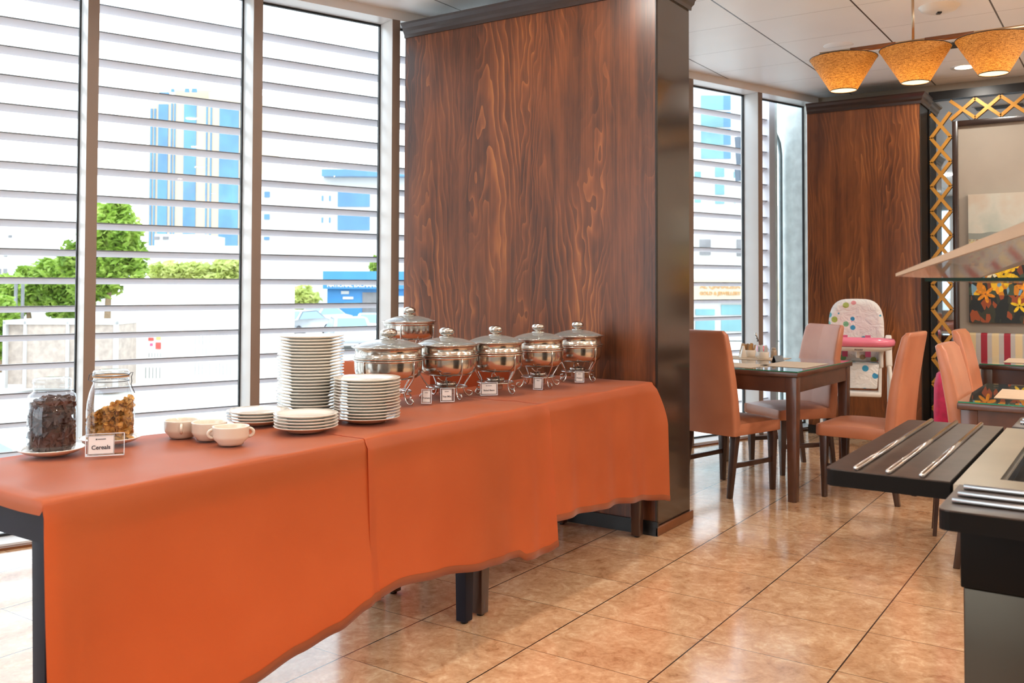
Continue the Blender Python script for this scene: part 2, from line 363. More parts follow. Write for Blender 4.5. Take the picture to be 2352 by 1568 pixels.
# windows
ms = [-4.66, -3.81, -2.95, -2.09, -1.23, -.51, .347, 1.197, 2.07, 2.945, 3.82, 4.70, 5.545, 6.38]
for i in range(len(ms)-1):
    s0, s1 = ms[i], ms[i+1]
    e = bpy.data.objects.new('window_%d' % (i+1), None); C.objects.link(e); struct(e, 'full height window bay behind the louvres', 'window')
    wallbox(MB(), s0, s0+.052, .0045, .185, 0, 2.862).build('mullion', M_FRAME, e, .002)
    wallbox(MB(), s0-.0005, s0+.0525, 0, .004, 0, 2.862).build('mullion_shade_face', M_FRAME_SHADE, e)  # thin darker face painting in the shade on the mullion front
    wallbox(MB(), s0, s1, 0, .185, 2.862, H).build('head_frame', M_FRAME, e)
    wallbox(MB(), s0+.052, s1, .0, .185, .0, .022).build('sill_frame', M_FRAME, e)
    wallbox(MB(), s0+.052, s1, .157, .163, .022, 2.862).build('pane', M_PANE, e)
    g = MB(); wallbox(g, s1-.008, s1-.0005, .15, .17, .022, 2.862); wallbox(g, s0+.0525, s0+.057, .15, .17, .022, 2.862)
    wallbox(g, s0+.053, s1, .15, .17, 2.85, 2.8615); wallbox(g, s0+.053, s1, .15, .17, .0225, .034); g.build('gasket', M_GASKET, e)
struct(wallbox(MB(), -4.66, 6.4, -.035, -.001, 0, .012).build('trim_1', M_TRIM), 'thin brown floor strip along the windows', 'trim')

# louvre screen outside
ls = thing('louvre_screen', 'pale grey horizontal louvre screen outside the windows', 'louvre', (0, 0, 0))
for k in range(-8, 11):
    z = 1.272+.1465*k
    pr = [(.337, z+.003), (.334, z), (.337, z-.004), (.386, z-.0305), (.394, z-.031), (.396, z-.026), (.390, z-.0215), (.345, z+.0035)]; n = len(pr)
    L = MB(); vs = [wp(-4.6, d, zz) for d, zz in pr]+[wp(6.09, d, zz) for d, zz in pr]
    L.add(vs, [(i, (i+1) % n, (i+1) % n+n, i+n) for i in range(n)], True); L.add(vs, [tuple(range(n))[::-1], tuple(range(n, 2*n))])
    lb_ = L.build('louvre_blade', M_SLAT, ls)
    wallbox(MB(), -4.6, 6.09, .3325, .3335, z-.003, z+.0035).build('top_strip', M_STRIPG, lb_)
wallbox(MB(), 6.09, 6.17, .31, .43, -1.6, 3.1).build('end_post', M_SLAT, ls)
wallbox(MB(), -4.7, -4.6, .28, .42, -1.6, 3.1).build('end_post', M_SLAT, ls)

# ---------------------------------------------------------------- wood clad column (main)
def column_box(x0, x1, y0, y1, ztop, facemat, label, nm, side=None):
    t = thing(nm, label, 'column')
    MB().box(x0, x0+.02, y0+.004, y1, .0, ztop).build('front_panel', facemat, t)
    MB().box(x0+.021, x1, y0, y0+.02, .0, ztop).build('side_panel', side or M_SIDE, t)
    MB().box(x0, x0+.0205, y0-.001, y0+.0035, .0, ztop).build('corner_edge', M_BLACK, t)
    MB().box(x0+.021, x1, y0+.021, y1, .0, ztop).build('core', M_DARKWOOD, t)
    c = MB(); prof = [(0, -.085), (.010, -.085), (.012, -.065), (.022, -.05), (.026, -.03), (.042, -.012), (.046, 0), (0, 0)]
    for (ax, a, b) in (('x', y0, y1), ('y', x0, x1)):
        vs = []
        for (o, z) in prof:
            if ax == 'x': vs.append((x0-o, y0-o, ztop+z))
            else: vs.append((x0-o, y0-o, ztop+z))
        for (o, z) in prof:
            if ax == 'x': vs.append((x0-o, y1, ztop+z))
            else: vs.append((x1+o, y0-o, ztop+z))
        n = len(prof); c.add(vs, [(i, i+1, i+1+n, i+n) for i in range(n-1)], False)
        c.add(vs, [tuple(range(n)), tuple(range(n, 2*n))[::-1]])
    c.build('crown_moulding', M_DARKWOOD, t)
    c = MB()
    c.box(x0-.014, x0-.001, y0-.014, y1, 0, .07); c.build('skirting', M_BLACK, t)
    MB().box(x0-.014, x1+.014, y0-.016, y0-.002, 0, .045).build('skirting', M_TRIM, t, .004)
    return t
column_box(1.56, 1.975, -.214, 1.44, 2.815, M_WOOD, 'wide dark stained plywood column beside the buffet tables', 'column')
column_box(5.28, 5.648, -.775, .125, 2.80, M_WOOD2, 'amber grained plywood column behind the high chair', 'column', pm('black_matt_paint', lin(14, 11, 10), .6, 0, Specular_IOR_Level=.15))

# ---------------------------------------------------------------- buffet tables
def taper_leg(mb, x, y, z0, z1, wt, wb, dx=0, dy=0):
    f = lambda cx, cy, w_, z: [(cx-w_/2, cy-w_/2, z), (cx+w_/2, cy-w_/2, z), (cx+w_/2, cy+w_/2, z), (cx-w_/2, cy+w_/2, z)]
    return mb.hexa(f(x+dx, y+dy, wb, z0), f(x, y, wt, z1))
def buffet_table(x0, x1, y0, y1, label, lm):
    cx, cy = (x0+x1)/2, (y0+y1)/2
    t = thing('buffet_table', label, 'table', (cx, cy, 0))
    a, b = (x1-x0)/2, (y1-y0)/2
    MB().box(-a, a, -b, b, .735, .756).build('tabletop', lm, t)
    m = MB(); m.box(-a+.012, a-.012, -b+.012, -b+.036, .655, .735); m.box(-a+.012, a-.012, b-.036, b-.012, .655, .735)
    m.box(-a+.012, -a+.036, -b+.036, b-.036, .655, .735); m.box(a-.036, a-.012, -b+.036, b-.036, .655, .735); m.build('apron', lm, t)
    for sx_ in (-1, 1):
        for sy in (-1, 1):
            l = taper_leg(MB(), sx_*(a-.046), sy*(b-.046), .008, .655, .062, .044).build('leg', lm, t, .003)
            MB().lathe([(0, 0), (.014, 0), (.014, .009), (0, .009)], 10, (sx_*(a-.046), sy*(b-.046), 0)).build('foot_glide', M_BLACK, l)
    return t
buffet_table(-1.545, .118, -.19, .335, 'dark buffet table under the left and middle orange cloths', M_NAVY)
buffet_table(.126, 1.535, -.19, .335, 'dark buffet table under the right orange cloth, against the column', M_LEG)
# wider tops carry the cloth: rear service ledge
def cloth(x0, x1, yf, yb, z, hem, folds, label, cap_left=0, flare=0, zo=0, hemz=None, wr=1.0, sag=0):
    nx = max(30, int((x1-x0)/.012)); rows = []
    def hemf(x):
        for i in range(len(hem)-1):
            if hem[i][0] <= x <= hem[i+1][0]:
                t_ = (x-hem[i][0])/(hem[i+1][0]-hem[i][0]); t_ = t_*t_*(3-2*t_); return hem[i][1]*(1-t_)+hem[i+1][1]*t_
        return hem[0][1] if x < hem[0][0] else hem[-1][1]
    def col(i):
        x = x0+(x1-x0)*i/nx; pts = []
        dz = 0
        if cap_left and i < 4:
            dz = -cap_left*(1, .55, .15, .02)[i]; x = x0+(-.004, -.005, -.003, .001)[i]
        zz = z+zo
        for k in range(5): pts.append((x, yb+.012, zz-.13+.028*k+dz))
        for k in range(3):
            a = PI/2*k/3; pts.append((x, yb+.012*math.cos(a), zz-.012+.012*math.sin(a)+dz))
        for k in range(15):
            y = yb+(yf-yb)*k/14
            wz = 1.7*wr*(.0009*math.sin(x*23+y*9)+.0007*math.sin(x*11-y*31)+.0008*max(0, math.sin((x*5+y*14)))**6)
            pts.append((x, y, zz+wz+dz))
        for k in range(1, 5):
            a = PI/2*k/4; pts.append((x, yf-.012*math.sin(a), zz-.012+.012*math.cos(a)+dz*(1-k/5)))
        hz = hemf(x); top = zz-.012
        fr = []
        for k in range(1, 27):
            t_ = k/26; q = top+(hz-top)*t_
            y = yf-.012-folds(x, t_)
            xx = x
            if flare: xx = x+flare*max(0, 1-(x1-x)/.12)*math.sin(min(1, t_*3.0)*PI/2)*(1-.45*t_)
            if cap_left: xx = x+.012*max(0, 1-(x-x0)/.05)*t_
            fr.append((xx, y, q))
        return pts+fr, hz
    cols = [col(i) for i in range(nx+1)]
    o = MB().grid([c[0] for c in cols]).build('tablecloth', M_CLOTH)
    tag(o, label, 'tablecloth')
    # folded hem, a double layer along the lower edge
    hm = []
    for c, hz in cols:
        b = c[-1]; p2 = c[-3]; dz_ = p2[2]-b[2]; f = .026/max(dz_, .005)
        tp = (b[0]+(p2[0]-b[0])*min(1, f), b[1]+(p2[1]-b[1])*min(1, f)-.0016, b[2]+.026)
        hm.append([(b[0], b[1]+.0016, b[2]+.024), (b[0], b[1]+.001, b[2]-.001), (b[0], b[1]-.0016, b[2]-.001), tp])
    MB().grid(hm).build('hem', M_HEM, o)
    return o
ZC = .759
def f1(x, t): return .006+.028*t*t+.004*t*math.sin(x*9)+.006*t*math.sin(x*4.1+1)+.012*t*max(0, (x+.75)/.22)
def f2(x, t):
    a = .010+.018*t+.005*t*math.sin(x*13+1)
    if x > .1:
        q = (x-.1)/.44; a += q*t**.7*.017*math.sin((x-.1)*30)+q*t*.012
    return a
def f3(x, t): return .010+.02*t+t**.8*(.008*math.sin(x*21+.5)+.006*math.sin(x*37+1+.8*math.sin(x*9))*(.4+.6*math.sin(x*5)**2))+(.03*max(0, (x-1.38)/.16)**2*min(1, t*3))
cloth(-1.552, -.500, -.192, .40, ZC, [(-1.56, .10), (-1.25, .125), (-.998, .168), (-.813, .195), (-.675, .213), (-.545, .25), (-.52, .262)], f1, 'orange satin cloth over the left table under the jars and soup cups', .035)
cloth(-.528, .545, -.194, .405, ZC, [(-.53, .258), (-.40, .272), (-.18, .247), (.07, .214), (.21, .205), (.30, .20), (.34, .178), (.46, .170), (.50, .172), (.55, .19)], f2, 'orange satin cloth in the middle under the tall plate stacks', 0, 0, .0012)
cloth(.515, 1.546, -.192, .405, ZC, [(.51, .281), (.69, .272), (1.08, .245), (1.34, .217), (1.50, .19), (1.55, .175)], f3, 'orange satin cloth over the right table against the wooden column', 0, .07, .0024)

# raised stand with its own cloth behind the tables
st = thing('side_stand', 'square stand draped in orange behind the buffet tables', 'stand', (.88, .70, 0))
MB().box(-.30, .30, -.26, .26, .852, .872).build('stand_top', M_LEG, st)
for sx_ in (-1, 1):
    for sy in (-1, 1): taper_leg(MB(), sx_*.26, sy*.22, 0, .852, .05, .04).build('leg', M_LEG, st)
def stand_cloth():
    m = MB(); x0, x1, y0, y1 = .565, 1.195, .425, .975; zt = .8745; zb = .30
    per = []
    N = 26
    for i in range(N): per.append((x0+(x1-x0)*i/N, y0))
    for i in range(N): per.append((x1, y0+(y1-y0)*i/N))
    for i in range(N): per.append((x1-(x1-x0)*i/N, y1))
    for i in range(N): per.append((x0, y1-(y1-y0)*i/N))
    cx, cy = (x0+x1)/2, (y0+y1)/2; rows = []
    for r in (0, .4, .8, .985): rows.append([(cx+(x-cx)*r, cy+(y-cy)*r, zt) for x, y in per])
    rows.append([(cx+(x-cx)*1.0, cy+(y-cy)*1.0, zt-.003) for x, y in per])
    for k in range(1, 13):
        t_ = k/12; rr = []
        for i, (x, y) in enumerate(per):
            a = math.sin(i*1.1)*.008*t_; rr.append((x+(x-cx)*(.02+a*1.5), y+(y-cy)*(.02+a*1.5), zt-.003+(zb-zt)*t_))
        rows.append(rr)
    rows = [r+[r[0]] for r in rows]
    return m.grid(rows).build('tablecloth', M_CLOTH)
tag(stand_cloth(), 'orange cloth draped over the raised stand behind the chafing dishes', 'tablecloth')

# ---------------------------------------------------------------- chafing dishes
def chafing_dish(label, loc, rz):
    t = thing('chafing_dish', label, 'chafing dish', loc, rz, 'chafing dishes on the buffet')
    sd = MB(); R = .128
    sd.ring(R+.001, .178, .0032).build('stand_ring', M_WIRE, t)
    for k in range(4):
        a = PI/4+k*PI/2+.25
        pr = [(R+.001, .178), (R+.001, .14), (R-.002, .105), (R-.018, .082), (R-.034, .062), (R-.043, .045), (R-.044, .03), (R-.036, .014), (R-.022, .0042), (R-.008, .005), (R-.001, .014), (R-.006, .024), (R-.024, .027)]
        pts = []
        for i in range(len(pr)-1):
            for s_ in (0, .5): pts.append((pr[i][0]*(1-s_)+pr[i+1][0]*s_, pr[i][1]*(1-s_)+pr[i+1][1]*s_))
        pts.append(pr[-1])
        MB().tube([(r*math.cos(a), r*math.sin(a), z) for r, z in pts], .0031, 8).build('stand_leg', M_WIRE, t)
    b = MB(); b.ring(.086, .050, .0028); b.ring(.047, .050, .0035)
    b.lathe([(.044, .049), (.086, .049), (.086, .0515), (.044, .0515), (.044, .049)], 32)
    b.tube([(-.125, -.03, .098), (-.09, -.03, .082), (-.05, -.03, .082), (-.046, -.03, .052)], .0026, 6)
    b.tube([(.125, .03, .098), (.09, .03, .082), (.05, .03, .082), (.046, .03, .052)], .0026, 6)
    b.build('burner_ring', M_WIRE, t)
    bu = MB().lathe([(0, .018), (.033, .018), (.034, .022), (.034, .050), (.041, .053), (.042, .066), (.040, .069), (.030, .069), (.028, .066), (.012, .066), (.010, .072), (0, .073)], 32).build('burner', M_STEEL, t)
    # water pan
    MB().lathe([(0, .100), (.070, .100), (.092, .102), (.108, .107), (.118, .115), (.1235, .126), (.1262, .140), (.1268, .155), (.127, .170), (.127, .182), (.135, .186), (.136, .189), (.131, .191), (.122, .188), (.120, .155), (.1, .120), (.06, .107), (0, .107)], 48).build('water_pan', M_STEEL, t)
    f = MB().lathe([(.119, .184), (.1275, .191), (.1285, .194), (.1245, .197), (.1245, .222), (.127, .226), (.1345, .228), (.1345, .2305), (.120, .2305), (.117, .222), (.116, .184)], 48).build('food_pan', M_STEEL, t)
    ld = MB().lathe([(.130, .2325), (.118, .239), (.098, .247), (.074, .254), (.048, .259), (.018, .262)], 48).build('lid', M_LIDG, t)
    MB().lathe([(.131, .2305), (.1385, .231), (.1395, .2335), (.132, .2355), (.128, .2335), (.131, .2305)], 48).build('lid_rim', M_STEEL, ld)
    MB().lathe([(0, .260), (.031, .260), (.033, .263), (.030, .2665), (.014, .2675), (.013, .270), (.018, .272), (.028, .276), (.0325, .286), (.0305, .297), (.019, .3045), (0, .3065)], 32).build('knob', M_STEEL, ld)
    return t
ZT = ZC+.0056
d_first = chafing_dish('leftmost and largest steel chafing dish with a heavily steamed glass lid, behind the plate stack', (.135, .290, ZT), .5)
d_first.scale = (1.07, 1.07, .985)
dishes = [((.418, .215, ZT), 1.0, .15, 'steel chafing dish with clear lid just right of the shorter tall plate stack'),
          ((.684, .150, ZT), .95, .35, 'middle steel chafing dish in the front row, behind the Baked Beans card'),
          ((1.011, .134, ZT), .94, .1, 'steel chafing dish second from the right end of the front row'),
          ((1.358, .121, ZT), .95, .3, 'rightmost steel chafing dish, nearest the wooden column')]
for loc, s_, r_, lb in dishes:
    dup(d_first, loc, r_, lb, None, (s_, s_, .975))
def back_dish():
    t = dup(d_first, (.838, .78, .8765), .9, 'steel chafing dish standing highest, on the raised stand behind the others', None, (.97, .97, .97), skip=('food_pan',))
    for ch in t.children:
        if ch.name.split('.')[0] == 'lid': ch.location.z -= .041
    return t
back_dish()

# ---------------------------------------------------------------- plates
def plate_mesh(R):
    k = R/.12
    pr = [(0, .0035), (.060*k, .0035), (.064*k, 0), (.070*k, 0), (.074*k, .004), (.100*k, .0105), (.1185*k, .0165), (.12*k, .0182), (.1185*k, .0195), (.100*k, .0150), (.080*k, .0095), (.073*k, .0080), (0, .0078)]
    m = MB().lathe(pr, 56); return m
ORD = ['topmost', 'second from the top', 'third from the top', 'fourth from the top', 'fifth from the top', 'sixth from the top', 'seventh from the top', 'eighth from the top', 'ninth from the top', 'tenth from the top', 'eleventh from the top', 'twelfth from the top', 'thirteenth from the top', 'fourteenth from the top', 'fifteenth from the top', 'sixteenth from the top', 'seventeenth from the top', 'eighteenth from the top', 'nineteenth from the top', 'twentieth from the top', 'twenty-first from the top', 'twenty-second from the top', 'twenty-third from the top', 'twenty-fourth from the top', 'twenty-fifth from the top', 'bottom plate']
def stack(x, y, z0, n, R, dz, where, group, jit=.002):
    src = None
    for i in range(n):
        k = n-1-i
        lab = '%s china plate, %s %s' % ('white', ('at the very bottom' if k == n-1 else ORD[k]), where)
        if src is None: o = src = plate_mesh(R).build('plate', M_CHINA)
        else: o = src.copy(); C.objects.link(o)
        o.location = (x+random.uniform(-jit, jit), y+random.uniform(-jit, jit), z0+i*dz); o.rotation_euler = (0, 0, random.random()*6)
        tag(o, lab, 'plate', group)
stack(-.305, .272, ZT, 26, .119, .0110, 'of the tallest plate stack', 'plates in the tallest stack', .0035)
stack(-.268, .030, ZT, 14, .117, .0103, 'of the shorter tall plate stack', 'plates in the shorter tall stack', .0022)
stack(-.545, .040, ZT, 5, .104, .0100, 'of the low front stack', 'plates in the low front stack', .0015)
stack(-.533, .288, ZT, 4, .104, .0100, 'of the low stack behind the cups', 'plates in the low rear stack', .0025)

# ---------------------------------------------------------------- soup cups
def cup(label, loc, rz):
    t = thing('soup_cup', label, 'cup', loc, rz, 'two handled soup cups')
    MB().lathe([(0, .004), (.030, .004), (.032, 0), (.036, 0), (.0385, .006), (.050, .018), (.0525, .026), (.0525, .050), (.0535, .0535), (.0518, .0545), (.0495, .050), (.0492, .028), (.046, .018), (.034, .0095), (0, .009)], 48).build('cup_body', M_CUP, t)
    for s_ in (-1, 1):
        pts = []
        for i in range(9):
            a = -PI/2+PI*i/8; pts.append((s_*(.050+.0155*math.cos(a)), 0, .033+.0125*math.sin(a)))
        MB().tube(pts, .0046, 8).build('handle', M_CUP, t)
    return t
c0 = cup('ivory soup cup standing farthest left and rear of the three', (-.855, .262, ZT), .9)
dup(c0, (-.835, .155, ZT), 1.1, 'ivory soup cup in the middle of the three')
dup(c0, (-.853, .032, ZT), -.62, 'ivory soup cup in front, its loop handle showing at the left')

# ---------------------------------------------------------------- cereal jars on saucers
def saucer(loc, label):
    o = MB().lathe([(0, .003), (.040, .003), (.043, 0), (.049, 0), (.052, .003), (.070, .0062), (.0865, .0165), (.0875, .018), (.086, .019), (.071, .0085), (.064, .0068), (.044, .0066), (0, .0066)], 56).build('saucer', M_CHINA, None, 0, loc)
    return tag(o, label, 'saucer', 'saucers under the cereal jars')
saucer((-1.245, .312, ZT), 'white saucer under the jar of chocolate cereal')
saucer((-1.045, .345, ZT), 'white saucer under the clip-top jar of corn flakes')
def flakes(name, mat, n, size, fill, jar, kind, seed):
    rnd = random.Random(seed); m = MB()
    for i in range(n):
        p = fill(rnd)
        if p is None: continue
        e = Matrix.Rotation(rnd.random()*6.3, 4, 'Z') @ Matrix.Rotation(rnd.random()*6.3, 4, 'X') @ Matrix.Rotation(rnd.random()*6.3, 4, 'Y')
        w_ = size*rnd.uniform(.7, 1.2); h_ = size*rnd.uniform(.6, 1.0); th = size*kind[1]
        rows = []
        if kind[0] == 'pillow':
            M_ = Matrix.Translation(p) @ e
            m.box(-w_/2, w_/2, -h_/2, h_/2, -th, th, M_)
        else:
            rows = []
            for a in range(4):
                r_ = []
                for b in range(4):
                    X = (a/3-.5)*w_*(1-.25*abs(b-1.5)/1.5); Y = (b/3-.5)*h_*(1-.25*abs(a-1.5)/1.5)
                    r_.append(Matrix.Translation(p) @ e @ Vector((X, Y, rnd.uniform(-.0015, .0015)+8*(X*X)-6*Y*Y)))
                rows.append(r_)
            m.grid(rows)
    o = m.build(name, mat, jar); o['kind'] = 'stuff'; return o
M_CHOC = noisy('chocolate_cereal', lin(74, 44, 37), .5, amt=.25, sc=60)
M_CORN = noisy('corn_flake', lin(218, 160, 78), .5, amt=.2, sc=70)
j1 = thing('storage_jar', 'square shouldered glass jar filled with chocolate cereal pillows', 'jar', (-1.245, .312, ZT+.0075))
pj1 = [(0, .001), (.055, .001), (.0605, .006), (.0625, .016), (.0625, .112), (.0605, .122), (.0570, .129), (.0600, .138), (.0625, .147), (.0600, .158), (.050, .166), (.0475, .170), (.0482, .178), (.0500, .180), (.0482, .183), (.0482, .190)]
MB().lathe(pj1, 48).build('glass_body', M_JAR, j1)
lj = MB().lathe([(.0485, .190), (.0505, .193), (.0495, .200), (.047, .204), (.030, .2055), (0, .206)], 48).build('glass_lid', M_JAR, j1)
def fill1(r):
    a = r.random()*6.283; R_ = .053*(r.random()**.33); return Vector((R_*math.cos(a), R_*math.sin(a), r.uniform(.010, .145)))
flakes('chocolate_cereal', M_CHOC, 700, .019, fill1, j1, ('pillow', .16), 3)
tag(MB().lathe([(0, .006), (.048, .006), (.05, .014), (.05, .138), (.044, .146), (0, .147)], 24).build('cereal_core', M_CHOC, j1), kind='stuff')
j2 = thing('clip_top_jar', 'tapering glass jar with wire clip lid, part filled with corn flakes', 'jar', (-1.045, .345, ZT+.0075))
pj2 = [(0, .001), (.052, .001), (.062, .006), (.0665, .018), (.0675, .05), (.0675, .085), (.0655, .115), (.0595, .145), (.0525, .165), (.0495, .172), (.0490, .178), (.0515, .181), (.0490, .184), (.0485, .192)]
MB().lathe(pj2, 48).build('glass_body', M_JAR, j2)
ld = MB().lathe([(.0485, .194), (.0510, .197), (.0510, .205), (.0475, .210), (.030, .212), (0, .2125)], 48).build('glass_lid', M_JAR, j2)
wr_ = MB(); wr_.ring(.0518, .1785, .0012, 40); wr_.ring(.0516, .1955, .0012, 40)
d_ = Vector((.56, -.83, 0))
for s_, h_ in ((1, 1), (-1, 0)):
    q = lambda r, z, l=0: Vector((s_*d_.x*r-d_.y*l, s_*d_.y*r+d_.x*l, z))
    if h_: wr_.tube([q(.0515, .1955), q(.060, .203), q(.066, .204), q(.061, .190), q(.0625, .176), q(.0600, .168), q(.0645, .158), q(.0715, .142)], .0012, 6)
    else:
        wr_.tube([q(.0515, .200, -.012), q(.062, .197, -.008), q(.0655, .180, -.006), q(.058, .1785, -.006), q(.0515, .1785, -.01)], .0012, 6)
        wr_.tube([q(.0515, .200, .012), q(.060, .197, .012), q(.0600, .180, .012), q(.0515, .1785, .012)], .0012, 6)
wr_.build('wire_clip', pm('dark_wire', (.12, .12, .13, 1), .35, 1), j2)
MB().lathe([(.0475, .190), (.052, .190), (.052, .1945), (.0475, .1945), (.0475, .190)], 40).build('rubber_seal', pm('amber_rubber', lin(190, 150, 110), .5), j2)
def fill2(r):
    a = r.random()*6.283; R_ = .060*(r.random()**.33); x, y = R_*math.cos(a), R_*math.sin(a)
    top = .098+.55*(x*.56-y*.83)
    z = r.uniform(.008, .135)
    return Vector((x, y, z)) if z < top else Vector((x, y, top-r.random()*.02))
flakes('corn_flakes', M_CORN, 1700, .021, fill2, j2, ('flake', .1), 5)
tag(MB().lathe([(0, .006), (.05, .006), (.055, .014), (.055, .045), (.045, .060), (0, .062)], 24).build('flake_core', M_CORN, j2), kind='stuff')

# ---------------------------------------------------------------- menu card holders
def card(label, x, y, rz, w_, h_, words, lean=.18, pw=None, z=ZT+.002, ts=.3):
    t = thing('menu_card_holder', label, 'card', (x, y, z), rz, 'menu cards on the buffet')
    R_ = Matrix.Rotation(-lean, 4, 'X')
    MB().box(-w_/2, w_/2, -.001, .0016, 0, h_, R_).build('acrylic_front', M_ACRYL, t)
    MB().box(-w_/2, w_/2, .0016, .034, 0, .0022).build('acrylic_base', M_ACRYL, t)
    e_ = MB()
    for (a, b, c_, d__) in ((-w_/2, -w_/2+.0022, 0, h_), (w_/2-.0022, w_/2, 0, h_), (-w_/2, w_/2, 0, .003), (-w_/2, w_/2, h_-.0018, h_)):
        e_.box(a, b, -.0018, -.001, c_, d__, R_)
    e_.build('acrylic_edge', M_ACR, t)
    cw = pw or (w_-.010); ch = h_-.010; cx = 0 if not pw else -w_/2+cw/2+.006
    cd_ = MB().box(cx-cw/2, cx+cw/2, -.0026, -.0019, .005, .005+ch, R_).build('card', M_CARD, t)
    fr_ = MB(); b_ = .0009
    for (a, b, c_, d__) in ((cx-cw/2+.001, cx-cw/2+.001+b_, .006, .004+ch), (cx+cw/2-.001-b_, cx+cw/2-.001, .006, .004+ch), (cx-cw/2+.001, cx+cw/2-.001, .006, .006+b_), (cx-cw/2+.001, cx+cw/2-.001, .004+ch-b_, .004+ch)):
        fr_.box(a, b, -.0031, -.0027, c_, d__, R_)
    # small crest with a line of tiny type
    fr_.box(cx-cw*.20, cx-cw*.14, -.0031, -.0027, .005+ch*.76, .005+ch*.83, R_)
    fr_.box(cx-cw*.12, cx+cw*.18, -.0031, -.0027, .005+ch*.775, .005+ch*.815, R_)
    fr_.build('border_and_crest', M_INK, cd_)
    if words:
        text(words, ch*ts, M_INK, cd_, R_ @ Matrix.Translation((cx, -.0029, .005+ch*.36)) @ Matrix.Rotation(PI/2, 4, 'X'), 'lettering', .0004 if ts > .24 else .0002, .0002)
    return t
card('wide acrylic holder with the Cereals card in front of the glass jars', -1.185, .150, -.62, .100, .062, 'Cereals', .12, .068)
card('tilted menu card between the feet of the leftmost chafing dish', .205, .150, -1.0, .042, .058, 'Tomato', .2, ts=.2)
card('menu card in front of the second chafing dish', .30, .118, -.78, .058, .056, 'Veg Mix', .1, .042, ts=.24)
card('Baked Beans menu card in front of the middle chafing dish', .580, .110, -.70, .078, .056, 'Baked Beans', .1, ts=.21)
card('narrow turned menu card by the second chafing dish from the right', .885, .055, -1.42, .048, .056, '', .16)
card('small menu card by the foot of the rightmost chafing dish', 1.275, .062, -1.1, .046, .056, 'Potato', .16, ts=.22)

# ---------------------------------------------------------------- dining chairs
def dining_chair(label, loc, rz):
    t = thing('dining_chair', label, 'chair', loc, rz, 'tan leatherette dining chairs')
    # seat: crowned cushion
    rows = []; nx, ny = 14, 14
    def st_(x, y, z): return (x, y, z)
    xs0, xs1, hy = -.205, .225, .215
    for i in range(nx+1):
        r_ = []
        for j in range(ny+1):
            a = i/nx; b = j/ny; x = xs0+(xs1-xs0)*a; y = (2*b-1)*(hy-.012*(1-a))
            ex = max(0, abs(2*a-1)**6); ey = abs(2*b-1)**6
            z = .445+.012*(1-(2*a-1)**2)*(1-(2*b-1)**2)-.016*min(1, ex+ey)
            r_.append((x, y, z))
        rows.append(r_)
    m = MB().grid(rows)
    ring = [rows[i][0] for i in range(nx+1)]+[rows[nx][j] for j in range(1, ny+1)]+[rows[i][ny] for i in range(nx-1, -1, -1)]+[rows[0][j] for j in range(ny-1, 0, -1)]
    low1 = [(x*1.012, y*1.012, .415) for x, y, z in ring]; low2 = [(x*1.012, y*1.012, .368) for x, y, z in ring]; low3 = [(x*.985, y*.985, .362) for x, y, z in ring]
    m.grid([r+[r[0]] for r in (ring, low1, low2, low3)])
    m.add(low3, [tuple(range(len(low3)))])
    m.build('seat', M_LEATHER, t)
    # backrest
    prof = [(-.165, .362), (-.168, .42), (-.180, .55), (-.200, .70), (-.228, .85), (-.252, .955), (-.262, .972)]
    rows = []
    def sec(i):
        xc, z = prof[i]; th = [.075, .078, .074, .068, .060, .050, .038][i]; hw = [.205, .208, .207, .203, .198, .192, .183][i]
        out = []; n = 40
        for k in range(n):
            a = 2*PI*k/n; c_, s_ = math.cos(a), math.sin(a); e = .28
            X = math.copysign(abs(c_)**e, c_)*th/2; Y = math.copysign(abs(s_)**e, s_)*hw
            out.append((xc-.02+X-.012*(1-(Y/hw)**2) if 1 else 0, Y, z))
        return out
    ss = [sec(i) for i in range(len(prof))]
    top = [( -.282+(x+.282)*.7, y*.95, .980) for x, y, z in ss[-1]]
    m = MB().grid([s_+[s_[0]] for s_ in ss+[top]]); m.add(top, [tuple(range(len(top)))], True); m.add(ss[0], [tuple(range(len(top)))[::-1]])
    m.build('backrest', M_LEATHER, t)
    for s_ in (-1, 1):
        taper_leg(MB(), .190, s_*.185, .0, .366, .046, .028).build('leg', M_LEG, t, .003)
        taper_leg(MB(), -.165, s_*.170, .0, .366, .044, .028, -.055, 0).build('leg', M_LEG, t, .003)
        MB().beam((-.19, s_*.174, .185), (.188, s_*.184, .185), .018, .028).build('stretcher', M_LEG, t, .002)
    return t
ch = dining_chair('tan chair seen from behind, nearest the big column, tucked under the dining table', (2.80, -.115, 0), -.272)
dup(ch, (3.645, -.235, 0), 2.47, 'tan chair turned at the window side of the dining table, beside the high chair')
dup(ch, (3.085, -.865, 0), 1.50, 'tan chair seen from the side, right of the dining table')
dup(ch, (2.0, -1.755, 0), -PI/2, 'tan chair with leaning back at the near right table, beside the magenta stool')
dup(ch, (3.55, -1.585, 0), -PI/2, 'tan chair with leaning back at the far right table, in front of the striped bench')

